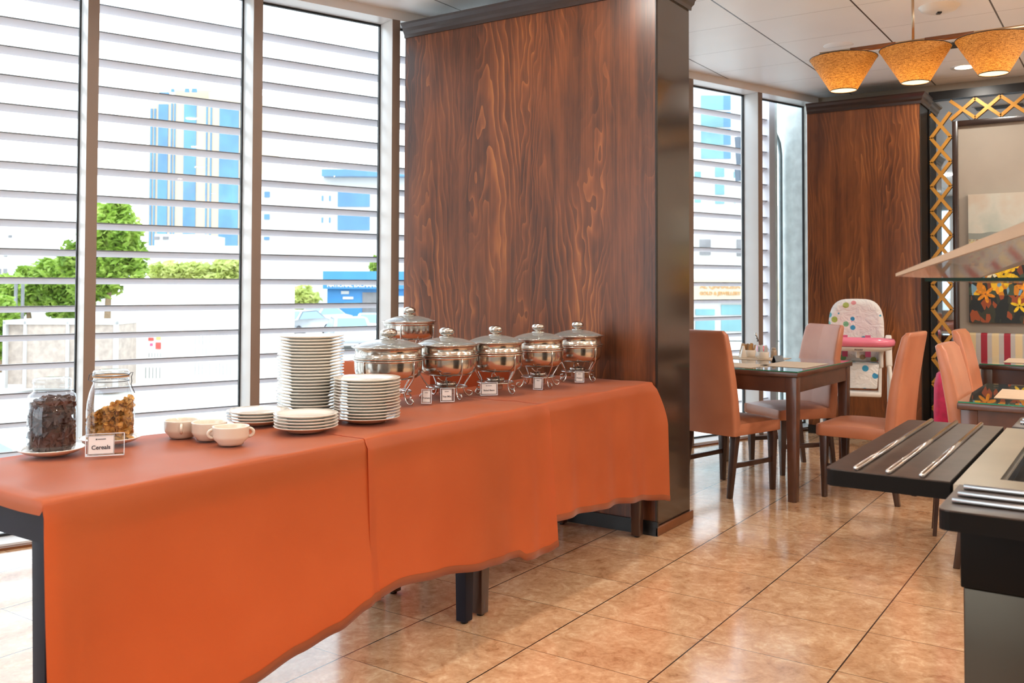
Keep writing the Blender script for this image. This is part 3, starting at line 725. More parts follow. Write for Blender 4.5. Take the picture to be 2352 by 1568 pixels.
# ---------------------------------------------------------------- dining tables
def dining_table(label, loc, rz, lx, ly, zt=.752, mats=(M_TABLE, M_TABLE)):
    t = thing('dining_table', label, 'table', loc, rz, 'glass topped dining tables')
    a, b = lx/2, ly/2
    MB().box(-a, a, -b, b, zt-.034, zt-.006).build('tabletop', mats[0], t, .004)
    g = MB().box(-a+.004, a-.004, -b+.004, b-.004, zt-.0055, zt).build('glass_top', M_TOPG, t)
    e_ = MB(); e_.box(-a+.003, a-.003, -b+.0025, -b+.004, zt-.0055, zt-.0005); e_.box(-a+.0025, -a+.004, -b+.004, b-.004, zt-.0055, zt-.0005)
    e_.build('green_edge', M_GEDGE, g)
    m = MB(); q = .045
    m.box(-a+q, a-q, -b+.018, -b+.04, zt-.125, zt-.034); m.box(-a+q, a-q, b-.04, b-.018, zt-.125, zt-.034)
    m.box(-a+.018, -a+.04, -b+q, b-q, zt-.125, zt-.034); m.box(a-.04, a-.018, -b+q, b-q, zt-.125, zt-.034); m.build('apron', mats[1], t)
    for sx_ in (-1, 1):
        for sy in (-1, 1): taper_leg(MB(), sx_*(a-.045), sy*(b-.045), 0, zt-.034, .066, .05).build('leg', mats[1], t, .003)
    return t
dining_table('square walnut dining table with glass top in the middle of the room, set with condiments', (3.165, -.155, 0), -.05, 1.02, .93)
dining_table('walnut dining table with glass top at the right, nearest the buffet counter', (2.12, -1.985, 0), 0, .90, .84, .752, (M_TABLE, M_TABLE))
dining_table('dark dining table with glass top in front of the striped bench', (4.38, -1.78, 0), 0, .95, .84, .752, (M_DARKWOOD, M_DARKWOOD))

def mat_(x, y, rz, label, w_=.42, h_=.29, z=.7526):
    o = MB().box(-w_/2, w_/2, -h_/2, h_/2, 0, .0016).build('placemat', M_MAT, None, 0, (x, y, z)); o.rotation_euler = (0, 0, rz)
    return tag(o, label, 'placemat', 'tan paper placemats')
mat_(2.865, -.10, PI/2-.1, 'tan placemat at the near left side of the middle table')
mat_(3.10, -.43, -.06, 'tan placemat at the right side of the middle table')
mat_(3.46, -.05, PI/2+.05, 'tan placemat at the far side of the middle table')
mat_(2.10, -1.82, .03, 'tan placemat on the near right table')
mat_(4.30, -1.62, .02, 'tan placemat on the dark table by the bench')

# ---------------------------------------------------------------- condiments on the middle table
def sachets(label, x, y, col, tipcol, seed, grp):
    t = thing('sachet_bowl', label, 'bowl', (x, y, .7525), .4)
    MB().lathe([(0, .003), (.030, .003), (.034, 0), (.038, .006), (.041, .02), (.042, .048), (.040, .050), (.038, .046), (.037, .02), (.03, .008), (0, .007)], 32).build('bowl', M_CUP, t)
    r_ = random.Random(seed)
    for i in range(9):
        a = i/9*6.28; R_ = .018 if i % 2 else .026
        M_ = Matrix.Translation((R_*math.cos(a), R_*math.sin(a), .012)) @ Matrix.Rotation(r_.random()*3, 4, 'Z') @ Matrix.Rotation(r_.uniform(-.2, .2), 4, 'X')
        s_ = MB().box(-.009, .009, -.002, .002, 0, .075+r_.random()*.012, M_).build('sachet', col, t)
    return t
M_BROWNP = noisy('brown_paper', lin(178, 134, 84), .7, amt=.1, sc=30); M_WHITEP = noisy('white_paper', lin(226, 224, 220), .6, amt=.03)
bpos = lambda u, v: (lambda d: (d.x, d.y))(CAM+(at(u, v, 1)-CAM)*((.752-CAM.z)/((at(u, v, 1)-CAM).z)))
b1 = bpos(1722, 820); b2 = bpos(1752, 825); b3 = bpos(1777, 822); b4 = bpos(1787, 829); b5 = bpos(1706, 822); b6 = bpos(1732, 812)
sachets('ivory bowl of brown sugar sachets on the middle table', b1[0], b1[1], M_BROWNP, None, 1, '')
sachets('ivory bowl of white sugar sachets on the middle table', b2[0], b2[1], M_WHITEP, None, 2, '')
t = thing('pepper_shaker', 'squat beige shaker right of the sachet bowls', 'shaker', (b3[0], b3[1], .7525))
MB().lathe([(0, 0), (.019, 0), (.021, .004), (.021, .050), (.018, .055), (0, .056)], 24).build('shaker_body', noisy('taupe_ceramic', lin(168, 146, 122), .3, amt=.04), t)
MB().lathe([(.013, .054), (.015, .058), (.014, .068), (.009, .071), (0, .0715)], 20).build('shaker_cap', noisy('taupe_ceramic', lin(168, 146, 122), .3), t)
t = thing('tent_sign', 'little black folded tent sign on the middle table', 'sign', (b4[0], b4[1], .7525), -.55)
m = MB(); m.hexa([(-.035, -.020, 0), (.035, -.020, 0), (.035, -.0175, 0), (-.035, -.0175, 0)], [(-.035, -.001, .036), (.035, -.001, .036), (.035, .001, .036), (-.035, .001, .036)])
m.hexa([(-.035, .0175, 0), (.035, .0175, 0), (.035, .020, 0), (-.035, .020, 0)], [(-.035, -.001, .0365), (.035, -.001, .0365), (.035, .001, .0365), (-.035, .001, .0365)])
m.build('folded_board', M_BLACK, t)
t = thing('napkin_holder', 'white holder with a tan napkin beside the sachet bowls', 'napkin holder', (b5[0], b5[1], .7525), .7)
MB().hexa([(-.03, -.022, 0), (.03, -.022, 0), (.03, .022, 0), (-.03, .022, 0)], [(-.022, -.005, .085), (.022, -.005, .085), (.022, .005, .085), (-.022, .005, .085)]).build('holder', M_CUP, t, .004)
MB().hexa([(.02, -.026, .0), (.034, -.026, 0), (.034, .02, 0), (.02, .02, 0)], [(-.01, -.008, .10), (.002, -.008, .10), (.002, .008, .10), (-.01, .008, .10)]).build('napkin', M_MAT, t)
t = thing('cutlery_cup', 'cup of upright black and steel cutlery behind the sachets', 'cutlery', (b6[0]-.02, b6[1]-.06, .7525))
MB().lathe([(0, .002), (.03, .002), (.033, .06), (.031, .06), (.028, .006), (0, .006)], 24).build('cup', M_PINK, t)
for i in range(6):
    a = -.5+i*.05; dx = -.03*(i-1); M_K = M_BLACK if i % 2 else M_STEEL
    MB().tube([(.004*i-.01, 0, .02), (.004*i-.03-.012*i*.3, .01, .10), (-.065+.008*i, .02, .155-.012*i)], [.003, .003, .006], 6).build('utensil', M_K, t)

# ---------------------------------------------------------------- high chair
hc = thing('high_chair', 'white baby high chair with pink tray and animal print pad', 'high chair', (4.86, -.375, 0), -2.86)
def pad_mat():
    m = pm('printed_pad', lin(226, 224, 220), .5)
    v = coords(m); vo = nd(m, 'ShaderNodeTexVoronoi'); vo.inputs['Scale'].default_value = 15; lk(m, v, vo.inputs['Vector'])
    d = mth(m, 'LESS_THAN', vo.outputs['Distance'], .36)
    vo2 = nd(m, 'ShaderNodeSeparateColor'); lk(m, vo.outputs['Color'], vo2.inputs[0])
    on = mth(m, 'MULTIPLY', d, mth(m, 'GREATER_THAN', vo2.outputs[1], .5))
    c = ramp(m, vo2.outputs[0], [(0, lin(40, 140, 190)), (.35, lin(60, 170, 200)), (.6, lin(150, 200, 70)), (.9, lin(214, 120, 150))])
    lk(m, mix(m, on, lin(228, 226, 222), c), bs(m).inputs['Base Color']); n = noise(m, v, 14, 2, .5, 1.5); bump(m, n, .7, .02); return m
M_PAD = pad_mat()
def slab(mb, prof_fn, n=36, th=.05, M=None):
    pts = prof_fn(n); 
    f = [Vector((th/2, y, z)) for y, z in pts]; b = [Vector((-th/2, y, z)) for y, z in pts]
    cy0 = sum(p[0] for p in pts)/n; cz = sum(p[1] for p in pts)/n
    ins = [Vector((th/2+.010, cy0+(y-cy0)*.82, cz+(z-cz)*.86)) for y, z in pts]; ctr = [Vector((th/2-.012, cy0+(y-cy0)*.5, cz+(z-cz)*.55)) for y, z in pts]
    vs = b+f+ins+ctr
    if M: vs = [M @ v for v in vs]
    fs = []
    for L_ in range(3):
        for i in range(n): fs.append((L_*n+i, L_*n+(i+1) % n, (L_+1)*n+(i+1) % n, (L_+1)*n+i))
    fs += [tuple(range(n))[::-1], tuple(range(3*n, 4*n))]
    mb.add(vs, fs, True); return mb
def arch(n):
    out = []
    for i in range(n):
        a = 2*PI*i/n; c_, s_ = math.cos(a), math.sin(a); e = .55 if s_ > 0 else .3
        out.append((math.copysign(abs(c_)**e, c_)*.205, .90+math.copysign(abs(s_)**(.75 if s_ > 0 else .3), s_)*.245))
    return out
Mb = Matrix.Translation((-.16, 0, 0)) @ Matrix.Rotation(-.12, 4, 'Y')
slab(MB(), arch, 40, .055, Matrix.Translation((-.06, 0, 0)) @ Matrix.Translation((0, 0, 0))).build('backrest', M_PAD, hc)
for s_ in (-1, 1):
    MB().box(-.022, -.014, s_*.085-.02, s_*.085+.02, .69, .86).build('harness_strap', M_STRAP, hc)
# tray
m = MB()
def tr(n, k, z, dx=0):
    return [(.20+dx+.17*k*math.copysign(abs(math.cos(a))**.7, math.cos(a)), .262*k*math.copysign(abs(math.sin(a))**.75, math.sin(a)), z) for a in [2*PI*i/n for i in range(n)]]
rows = [tr(48, .90, .79), tr(48, 1.0, .80), tr(48, 1.02, .825), tr(48, .985, .845), tr(48, .92, .845), tr(48, .84, .825), tr(48, .5, .822), tr(48, .05, .822)]
m.grid([r+[r[0]] for r in rows]); m.add(rows[0], [tuple(range(48))]); m.build('tray', M_PINK, hc)
m = MB(); rows = [tr(48, .72, .755), tr(48, .9, .765), tr(48, .94, .788)]; m.grid([r+[r[0]] for r in rows]); m.add(rows[0], [tuple(range(48))]); m.add(rows[2], [tuple(range(48))[::-1]])
tb = m.build('tray_base', M_WPL, hc)
text('kiddo', .026, M_INK, tb, Matrix.Translation((.355, 0, .772)) @ Matrix.Rotation(PI/2, 4, 'Z') @ Matrix.Rotation(PI/2, 4, 'X'), 'lettering', .0006)
MB().box(.20, .235, -.012, .012, .70, .757).build('crotch_post', M_WPL, hc, .004)
MB().box(-.12, .12, -.17, .17, .60, .65).build('seat', M_PAD, hc, .02)
for s_ in (-1, 1):
    MB().box(-.12, .13, s_*.175-.012, s_*.175+.012, .62, .75).build('arm_side', M_WPL, hc, .008)
    MB().beam((.06, s_*.172, .78), (.14, s_*.160, .42), .022, .035).build('leg_rail', M_WPL, hc, .004)
MB().hexa([(.155, -.14, .46), (.155, .14, .46), (.13, .14, .46), (.13, -.14, .46)], [(.135, -.155, .645), (.135, .155, .645), (.11, .155, .645), (.11, -.155, .645)]).build('leg_pad', M_PAD, hc, .01)
MB().box(.06, .235, -.165, .165, .405, .44).build('footrest', M_WPL, hc, .01)
for s_ in (-1, 1):
    MB().beam((-.04, s_*.235, .86), (.03, s_*.235, .62), .045, .05).build('height_slider', M_WPL, hc, .01)
    MB().tube([(.30, s_*.26, .035), (.16, s_*.25, .35), (.02, s_*.235, .66), (0, s_*.235, .72)], .016, 10).build('front_leg', M_WPL, hc)
    MB().tube([(-.32, s_*.26, .035), (-.17, s_*.25, .35), (-.01, s_*.238, .64)], .016, 10).build('rear_leg', M_WPL, hc)
    MB().lathe([(0, -.014), (.033, -.014), (.036, -.008), (.036, .008), (.033, .014), (0, .014)], 20, (0, 0, 0), True, Matrix.Translation((.30, s_*.26, .036)) @ Matrix.Rotation(PI/2, 4, 'X')).build('wheel', M_PINK, hc)
    MB().lathe([(0, -.014), (.033, -.014), (.036, -.008), (.036, .008), (.033, .014), (0, .014)], 20, (0, 0, 0), True, Matrix.Translation((-.32, s_*.26, .036)) @ Matrix.Rotation(PI/2, 4, 'X')).build('wheel', M_WPL, hc)

# ---------------------------------------------------------------- mirror frame wall with lattice
mf = thing('mirror_panel', 'tall mirror border with dark frame around the painting alcove', 'mirror')
X5 = 5.65
yL, yI = -.777, -1.0
m = MB(); m.box(X5-.03, X5-.002, yL-.010, yL-.002, 0, 2.80); m.box(X5-.06, X5-.002, -3.6, yL-.0105, 2.785, 2.855); m.build('outer_frame', M_BLACK, mf)
m = MB(); m.box(X5-.035, X5-.002, yI, yI+.042, 0, 2.60); m.box(X5-.035, X5-.002, -3.6, yI-.0005, 2.555, 2.60); m.build('inner_frame', M_DARKWOOD, mf, .003)
MB().box(X5-.012, X5-.002, yI+.0425, yL-.011, 0, 2.784).build('mirror_strip', M_MIRROR, mf)
MB().box(X5-.012, X5-.002, -3.6, yI+.042, 2.601, 2.784).build('mirror_strip', M_MIRROR, mf)
la = thing('lattice_trim', 'gold diamond lattice fixed over the mirror border', 'lattice')
m = MB(); a, b = yL-.018, yI+.055; per = .406; z = .04; x = X5-.026
k = 0
while z+per/2 < 2.78:
    z1 = z+per/2
    p, q = ((a, b) if k % 2 == 0 else (b, a))
    m.beam((x, p, z), (x, q, z1), .026, .012, (1, 0, 0)); m.beam((x-.001, q, z), (x-.001, p, z1), .026, .012, (1, 0, 0))
    z = z1; k += 1
m.build('upright_lattice', M_GOLD, la)
m = MB(); y = b+.0; zb, zt_ = 2.614, 2.772; k = 0
while y > -3.5:
    y1 = y-.185; p, q = ((zb, zt_) if k % 2 == 0 else (zt_, zb))
    m.beam((x, y, p), (x, y1, q), .026, .012, (1, 0, 0)); m.beam((x-.001, y, q), (x-.001, y1, p), .026, .012, (1, 0, 0)); y = y1; k += 1
m.build('top_lattice', M_GOLD, la)

# painting
def paint_mat():
    m = pm('flower_painting', (.5, .4, .2, 1), .45)
    t = nd(m, 'ShaderNodeTexCoord'); s = nd(m, 'ShaderNodeSeparateXYZ'); lk(m, t.outputs['Object'], s.inputs[0])
    z = s.outputs['Z']
    vo = nd(m, 'ShaderNodeTexVoronoi'); vo.inputs['Scale'].default_value = 24; 
    mp = nd(m, 'ShaderNodeMapping'); mp.inputs['Scale'].default_value = (1, 1.3, .7); mp.inputs['Rotation'].default_value = (.5, 0, 0); lk(m, t.outputs['Object'], mp.inputs[0]); lk(m, mp.outputs[0], vo.inputs['Vector'])
    sc_ = nd(m, 'ShaderNodeSeparateColor'); lk(m, vo.outputs['Color'], sc_.inputs[0])
    low = ramp(m, sc_.outputs[0], [(0, lin(28, 34, 28)), (.22, lin(60, 74, 54)), (.34, lin(120, 60, 30)), (.5, lin(206, 130, 20)), (.68, lin(240, 190, 30)), (.82, lin(236, 160, 40)), (.93, lin(120, 160, 180))])
    low.node.color_ramp.interpolation = 'CONSTANT'
    dark = ramp(m, sc_.outputs[1], [(0, lin(20, 26, 24)), (.5, lin(50, 50, 34)), (.75, lin(150, 70, 30))]); dark.node.color_ramp.interpolation = 'CONSTANT'
    dk = mth(m, 'LESS_THAN', z, .22); low = mix(m, dk, low, dark)
    n = noise(m, t.outputs['Object'], 3.5, 4); sky = ramp(m, n, [(.35, lin(176, 184, 172)), (.5, lin(200, 198, 184)), (.65, lin(196, 180, 160))])
    n2 = noise(m, t.outputs['Object'], 30, 3); field = ramp(m, n2, [(.38, lin(150, 110, 80)), (.5, lin(186, 186, 160)), (.6, lin(214, 190, 90)), (.68, lin(176, 60, 50))])
    zz = mth(m, 'ADD', z, mth(m, 'MULTIPLY', n, .05))
    c = mix(m, mth(m, 'GREATER_THAN', z, .48), low, field)
    c = mix(m, mth(m, 'GREATER_THAN', zz, .70), c, lin(140, 146, 138)); c = mix(m, mth(m, 'GREATER_THAN', zz, .745), c, sky)
    lk(m, c, bs(m).inputs['Base Color']); return m
pt = thing('painting', 'canvas painting of yellow flowers under a pale hilly sky', 'painting', (X5-.03, -1.075, .955))
MB().box(-.02, .025, -.86, 0, 0, 1.035).build('canvas', paint_mat(), pt)
M_Y = noisy('yellow_paint', lin(244, 196, 30), .5, amt=.2, sc=40); M_Y2 = noisy('orange_paint', lin(232, 146, 24), .5, amt=.2, sc=40); M_Y3 = noisy('cream_paint', lin(238, 232, 196), .5, amt=.1, sc=40)
def petals(cy0, cz, R_, n, mt):
    m = MB()
    for i in range(n):
        a = 2*PI*i/n+.3; pts = []
        for k in range(8):
            b = 2*PI*k/8; r_ = R_*.5+R_*.45*math.cos(b); w_ = R_*.17*math.sin(b)
            pts.append((cy0+r_*math.cos(a)-w_*math.sin(a), cz+r_*math.sin(a)+w_*math.cos(a)))
        m.add([(-.0215, y, z) for y, z in pts]+[(-.0202, y, z) for y, z in pts], [tuple(range(8)), tuple(range(8, 16))[::-1]]+[(k, (k+1) % 8, (k+1) % 8+8, k+8) for k in range(8)])
    m.build('painted_flower', mt, pt)
petals(-.25, .39, .12, 6, M_Y); petals(-.42, .27, .10, 5, M_Y2); petals(-.12, .23, .08, 6, M_Y2); petals(-.17, .40, .07, 5, M_Y3); petals(-.36, .14, .07, 5, M_Y); petals(-.6, .34, .12, 6, M_Y); petals(-.47, .43, .06, 5, M_Y3)

# striped bench
def stripe_mat():
    m = pm('striped_upholstery', (.8, .7, .5, 1), .45)
    t = nd(m, 'ShaderNodeTexCoord'); s = nd(m, 'ShaderNodeSeparateXYZ'); lk(m, t.outputs['Object'], s.inputs[0])
    f = mth(m, 'FRACT', mth(m, 'ADD', mth(m, 'DIVIDE', s.outputs['Y'], .163), 50.35))
    c = ramp(m, f, [(0, lin(150, 28, 44)), (.28, lin(176, 168, 160)), (.50, lin(208, 184, 140)), (.80, lin(176, 168, 160))]); c.node.color_ramp.interpolation = 'CONSTANT'
    lk(m, c, bs(m).inputs['Base Color']); return m
M_STR = stripe_mat()
be = thing('banquette_bench', 'wall bench upholstered in cream, grey and crimson stripes', 'bench', (5.36, -2.3, 0))
MB().box(.15, .255, -1.24, 1.24, .42, .875).build('backrest', M_STR, be, .02)
MB().box(-.25, .16, -1.24, 1.24, .34, .44).build('seat', M_STR, be, .02)
MB().box(-.22, .25, -1.2, 1.2, 0, .34).build('base', M_DARKWOOD, be)

bag = thing('padded_stool', 'bright magenta padded stool with dark legs beside the leaning chair', 'stool', (2.44, -1.40, 0), .2)
m = MB(); rows = []
for k, (z, w_) in enumerate(((.42, .02), (.425, .06), (.46, .080), (.60, .082), (.74, .078), (.80, .060), (.822, .02))):
    rows.append([(w_*1.1*math.copysign(abs(math.cos(a))**.6, math.cos(a)), w_*.7*math.copysign(abs(math.sin(a))**.6, math.sin(a)), z) for a in [2*PI*i/24 for i in range(24)]])
m.grid([r+[r[0]] for r in rows]); m.add(rows[0], [tuple(range(24))]); m.add(rows[-1], [tuple(range(24))[::-1]]); m.build('cushion', M_MAG, bag)
for sx_ in (-1, 1):
    for sy in (-1, 1): taper_leg(MB(), sx_*.05, sy*.03, 0, .425, .025, .018, sx_*.03, sy*.03).build('leg', M_LEG, bag)

# ---------------------------------------------------------------- pendant lamp
pl = thing('pendant_lamp', 'bronze bar pendant with three amber cone shades', 'lamp', (2.70, -1.21, 0))
def shade_mat():
    m = pm('amber_linen', lin(206, 160, 104), .7)
    b = bs(m); o = m.node_tree.nodes['Material Output']
    v = coords(m, (420, 420, 60)); v2 = coords(m, (50, 50, 520)); n1 = noise(m, v, 1, 2); n2 = noise(m, v2, 1, 2)
    f = mth(m, 'MULTIPLY', n1, n2); c = ramp(m, f, [(.14, lin(140, 94, 50)), (.26, lin(206, 156, 96)), (.4, lin(222, 176, 116))]); lk(m, c, b.inputs['Base Color'])
    tl = nd(m, 'ShaderNodeBsdfTranslucent'); c2 = ramp(m, f, [(.14, lin(120, 64, 14)), (.26, lin(226, 156, 52)), (.4, lin(250, 196, 92))]); lk(m, c2, tl.inputs[0])
    mx = nd(m, 'ShaderNodeMixShader'); mx.inputs[0].default_value = .38; lk(m, b.outputs[0], mx.inputs[1]); lk(m, tl.outputs[0], mx.inputs[2]); lk(m, mx.outputs[0], o.inputs[0])
    return m
M_SHADE = shade_mat()
m_em = bpy.data.materials.new('warm_bulb'); m_em.use_nodes = True; m_em.node_tree.nodes.clear()
_e = m_em.node_tree.nodes.new('ShaderNodeEmission'); _o = m_em.node_tree.nodes.new('ShaderNodeOutputMaterial'); _e.inputs[0].default_value = (1, .72, .40, 1); _e.inputs[1].default_value = 13; m_em.node_tree.links.new(_e.outputs[0], _o.inputs[0])
M_OPENING_GLOW = bpy.data.materials.new('shade_opening_glow'); M_OPENING_GLOW.use_nodes = True; M_OPENING_GLOW.node_tree.nodes.clear()  # emission for the glow seen in the shade openings
_e = M_OPENING_GLOW.node_tree.nodes.new('ShaderNodeEmission'); _o = M_OPENING_GLOW.node_tree.nodes.new('ShaderNodeOutputMaterial'); _e.inputs[0].default_value = (1, .80, .48, 1); _e.inputs[1].default_value = 1.5; M_OPENING_GLOW.node_tree.links.new(_e.outputs[0], _o.inputs[0])
ZB = 2.575
MB().tube([(0, -.62, ZB), (0, .50, ZB)], .0125, 12).build('bar', M_BAR, pl)
for a_, b_ in ((-.30, -.06), (.09, .33)): MB().tube([(0, a_, ZB), (0, b_, ZB)], .0145, 12).build('wood_sleeve', M_TRIM, pl)
MB().tube([(0, 0, ZB), (0, 0, H-.02)], .0075, 10).build('rod', M_BAR, pl)
MB().lathe([(0, -.03), (.06, -.03), (.062, 0), (0, 0)], 24, (0, 0, H-.001)).build('ceiling_cap', M_BAR, pl)
for i, yy in enumerate((.37, -.01, -.39)):
    zt = ZB-.040
    sh = MB().lathe([(.183, zt), (.072, zt-.185)], 56, (0, yy, 0)).build('lamp_shade', M_SHADE, pl)
    rr = MB(); rr.ring(.183, zt, .0022, 56, (0, yy), 6); rr.ring(.072, zt-.185, .002, 40, (0, yy), 6); rr.build('shade_rim', M_BLACK, sh)
    MB().tube([(0, yy, ZB), (0, yy, zt-.05)], .006, 8).build('stem', M_BAR, pl)
    MB().lathe([(0, zt-.181), (.0705, zt-.181)], 40, (0, yy, 0)).build('opening_glow', M_OPENING_GLOW, pl)  # added glowing disc, stands in for the bright inside of the shade
    MB().lathe([(.0, zt-.165), (.018, zt-.160), (.030, zt-.135), (.026, zt-.105), (.013, zt-.08), (.013, zt-.05), (0, zt-.05)], 20, (0, yy, 0)).build('bulb', m_em, pl)

for i, (px, py) in enumerate(((-2.2, -4.8), (.2, -5.2), (2.7, -4.9), (.6, -7.0))):  # unseen pendants added to throw light up onto the ceiling
    q = dup(pl, (px, py, 0), 0, 'unseen bronze bar pendant added to light the ceiling elsewhere in the room', 'unseen pendant lamps added for light')
    for yy in (.385, 0, -.41):
        L = bpy.data.lights.new('added_pendant_fill', 'POINT'); L.shadow_soft_size = .05; L.energy = 9; L.color = (1, .86, .68)
        lo = bpy.data.objects.new('added_pendant_fill', L); C.objects.link(lo); lo.location = (px, py+yy, ZB-.06)
# ceiling fittings
M_LENS = bpy.data.materials.new('downlight_lens'); M_LENS.use_nodes = True; M_LENS.node_tree.nodes.clear()
_e = M_LENS.node_tree.nodes.new('ShaderNodeEmission'); _o = M_LENS.node_tree.nodes.new('ShaderNodeOutputMaterial'); _e.inputs[0].default_value = (1, .83, .62, 1); _e.inputs[1].default_value = 9; M_LENS.node_tree.links.new(_e.outputs[0], _o.inputs[0])
DL = [(5.08, -1.13), (-3.6, -1.0), (-3.6, -3.2), (-3.6, -5.4), (-1.6, -1.6), (-1.6, -3.4), (-1.6, -5.6), (.4, -2.4), (.4, -4.4), (.4, -6.4), (2.4, -2.9), (2.4, -4.9), (2.4, -6.9), (4.5, -2.9), (4.5, -5.0), (-3.4, 1.3), (-1.9, .6), (-1.0, .10), (-.1, .12), (.85, .10)]  # only the first fitting is in view, the rest are added fill lamps
dl0 = None
for i, (x, y) in enumerate(DL):
    lb = 'round recessed downlight glowing above the lattice wall' if i == 0 else 'unseen recessed downlight added as fill elsewhere in the ceiling'
    if dl0 is None:
        t = thing('downlight', lb, 'light', (x, y, H), 0, 'recessed downlights')
        MB().lathe([(.068, -.002), (.095, -.006), (.098, 0)], 40).build('trim_ring', M_WPL, t)
        MB().lathe([(0, -.003), (.068, -.003)], 40).build('lens', M_LENS, t); dl0 = t
    else: t = dup(dl0, (x, y, H), 0, lb)
    L = bpy.data.lights.new('downlight_glow', 'AREA'); L.shape = 'DISK'; L.size = .12; L.energy = 7 if i == 0 else (9 if x < 1 and y > -3 else 26); L.color = (1, .94, .86)
    lo = bpy.data.objects.new('downlight_glow', L); C.objects.link(lo); lo.location = (x, y, H-.012)
t = thing('smoke_detector', 'white flat ceiling sensor above the pendant lamp', 'sensor', (3.32, -1.24, H), .4)
MB().lathe([(0, -.035), (.06, -.034), (.10, -.02), (.115, 0)], 4+28).build('housing', M_WPL, t)
MB().box(-.02, .02, -.012, .012, -.042, -.033).build('sensor_window', M_BLACK, t)
t = thing('ceiling_speaker', 'faint white round speaker grille flush in the ceiling', 'speaker', (3.90, -.50, H))
MB().lathe([(0, -.004), (.09, -.004), (.10, 0)], 32).build('grille', M_CEIL, t)
t = thing('ceiling_vent', 'dark slotted air vent in the ceiling behind the pendant shades', 'vent', (4.32, -1.16, H))
MB().box(-.10, .10, -.22, .22, -.004, -.001).build('vent_frame', M_WPL, t)
for i in range(5): MB().box(-.085+i*.036, -.07+i*.036, -.20, .20, -.010, -.004).build('slot', M_BLACK, t)

# ---------------------------------------------------------------- buffet counter (right foreground)
bc = thing('buffet_counter', 'stainless buffet counter with dark plank tray slides at the right edge', 'counter', (0, 0, 0))
x0, x1, yo, yi = -.655, .25, -1.90, -2.75; zt = .842
M_BMATT = pm('black_matt_paint', lin(14, 11, 10), .6)
M_PLANK = noisy('dark_plank', lin(66, 52, 44), .3, amt=.25, sc=22, Coat_Weight=.35, Coat_Roughness=.25)
def rplank(a, b, c_, d_, z0, z1, r, corner):
    pts = [(a, c_), (b, c_), (b, d_), (a, d_)]; out = []
    for i, (px, py) in enumerate(pts):
        if i in corner:
            sx_ = 1 if px == a else -1; sy = 1 if py == c_ else -1
            cx, cy0 = px+sx_*r, py+sy*r; an = {0: PI, 1: -PI/2, 2: 0, 3: PI/2}[i]
            for k in range(5): q = an+PI/2*k/4; out.append((cx+r*math.cos(q), cy0+r*math.sin(q)))
        else: out.append((px, py))
    return MB().prism(out, z0, z1)
s1 = rplank(x0+.015, x1, yo+.004, -1.648, zt-.03, zt+.0035, .02, (2, 3)).build('tray_slide', M_BMATT, bc)
rplank(x0+.0155, x1-.0005, yo+.0045, -1.6485, zt+.0036, zt+.006, .02, (2, 3)).build('plank_surface', M_PLANK, s1)
for yy in (-1.712, -1.777, -1.842):
    MB().tube([(x0+.022, yy, zt+.011), (x1-.012, yy, zt+.011)], .0055, 8).build('slide_rail', M_WIRE, s1)
s2 = rplank(-.90, x0, yi, -1.915, zt-.03, zt+.0035, .02, (3,)).build('tray_slide', M_BMATT, bc)
rplank(-.8995, x0-.0005, yi, -1.9155, zt+.0036, zt+.006, .02, (3,)).build('plank_surface', M_PLANK, s2)
for xx in (-.835, -.77, -.70):
    MB().tube([(xx, -1.93, zt+.011), (xx, yi+.02, zt+.011)], .0055, 8).build('slide_rail', M_WIRE, s2)
s3 = rplank(x1+.012, x1+.26, yi, -1.915, zt-.03, zt+.006, .02, (2,)).build('tray_slide', M_PLANK, bc, .002)
for xx in (.33, .39, .45):
    MB().tube([(xx, -1.93, zt+.011), (xx, yi+.02, zt+.011)], .0055, 8).build('slide_rail', M_WIRE, s3)
m = MB(); wx0, wx1, wy0, wy1 = x0+.11, x1-.1, yi+.1, yo-.075
z0_, z1_ = zt-.012, zt+.004
for bx in ((x0+.002, x1, wy1, yo-.004), (x0+.002, x1, yi, wy0), (x0+.002, wx0, wy0, wy1), (wx1, x1, wy0, wy1)): m.box(*bx, z0_, z1_)
m.build('steel_top', M_STEEL2, bc)
m = MB(); m.box(wx0, wx1, wy0, wy1, zt-.16, zt-.15); m.box(wx0, wx0+.004, wy0, wy1, zt-.15, zt-.012); m.box(wx1-.004, wx1, wy0, wy1, zt-.15, zt-.012); m.box(wx0+.004, wx1-.004, wy1-.004, wy1, zt-.15, zt-.012); m.box(wx0+.004, wx1-.004, wy0, wy0+.004, zt-.15, zt-.012)
m.build('cold_well', noisy('dark_well_steel', (.12, .13, .14, 1), .3, .8), bc)
MB().box(x0-.03, x1-.005, yi, yo-.020, .655, zt-.031).build('fascia', pm('black_matt_paint', lin(14, 11, 10), .6, 0, Specular_IOR_Level=.15), bc, .003)
MB().box(x0-.022, x1-.02, yi, yo-.024, .10, .654).build('steel_body', noisy('bronze_tinted_steel', (.075, .06, .045, 1), .3, 1, amt=.1, sc=2), bc, .003)
MB().box(x0, x1-.03, yi, yo-.05, 0, .10).build('plinth', M_BLACK, bc)
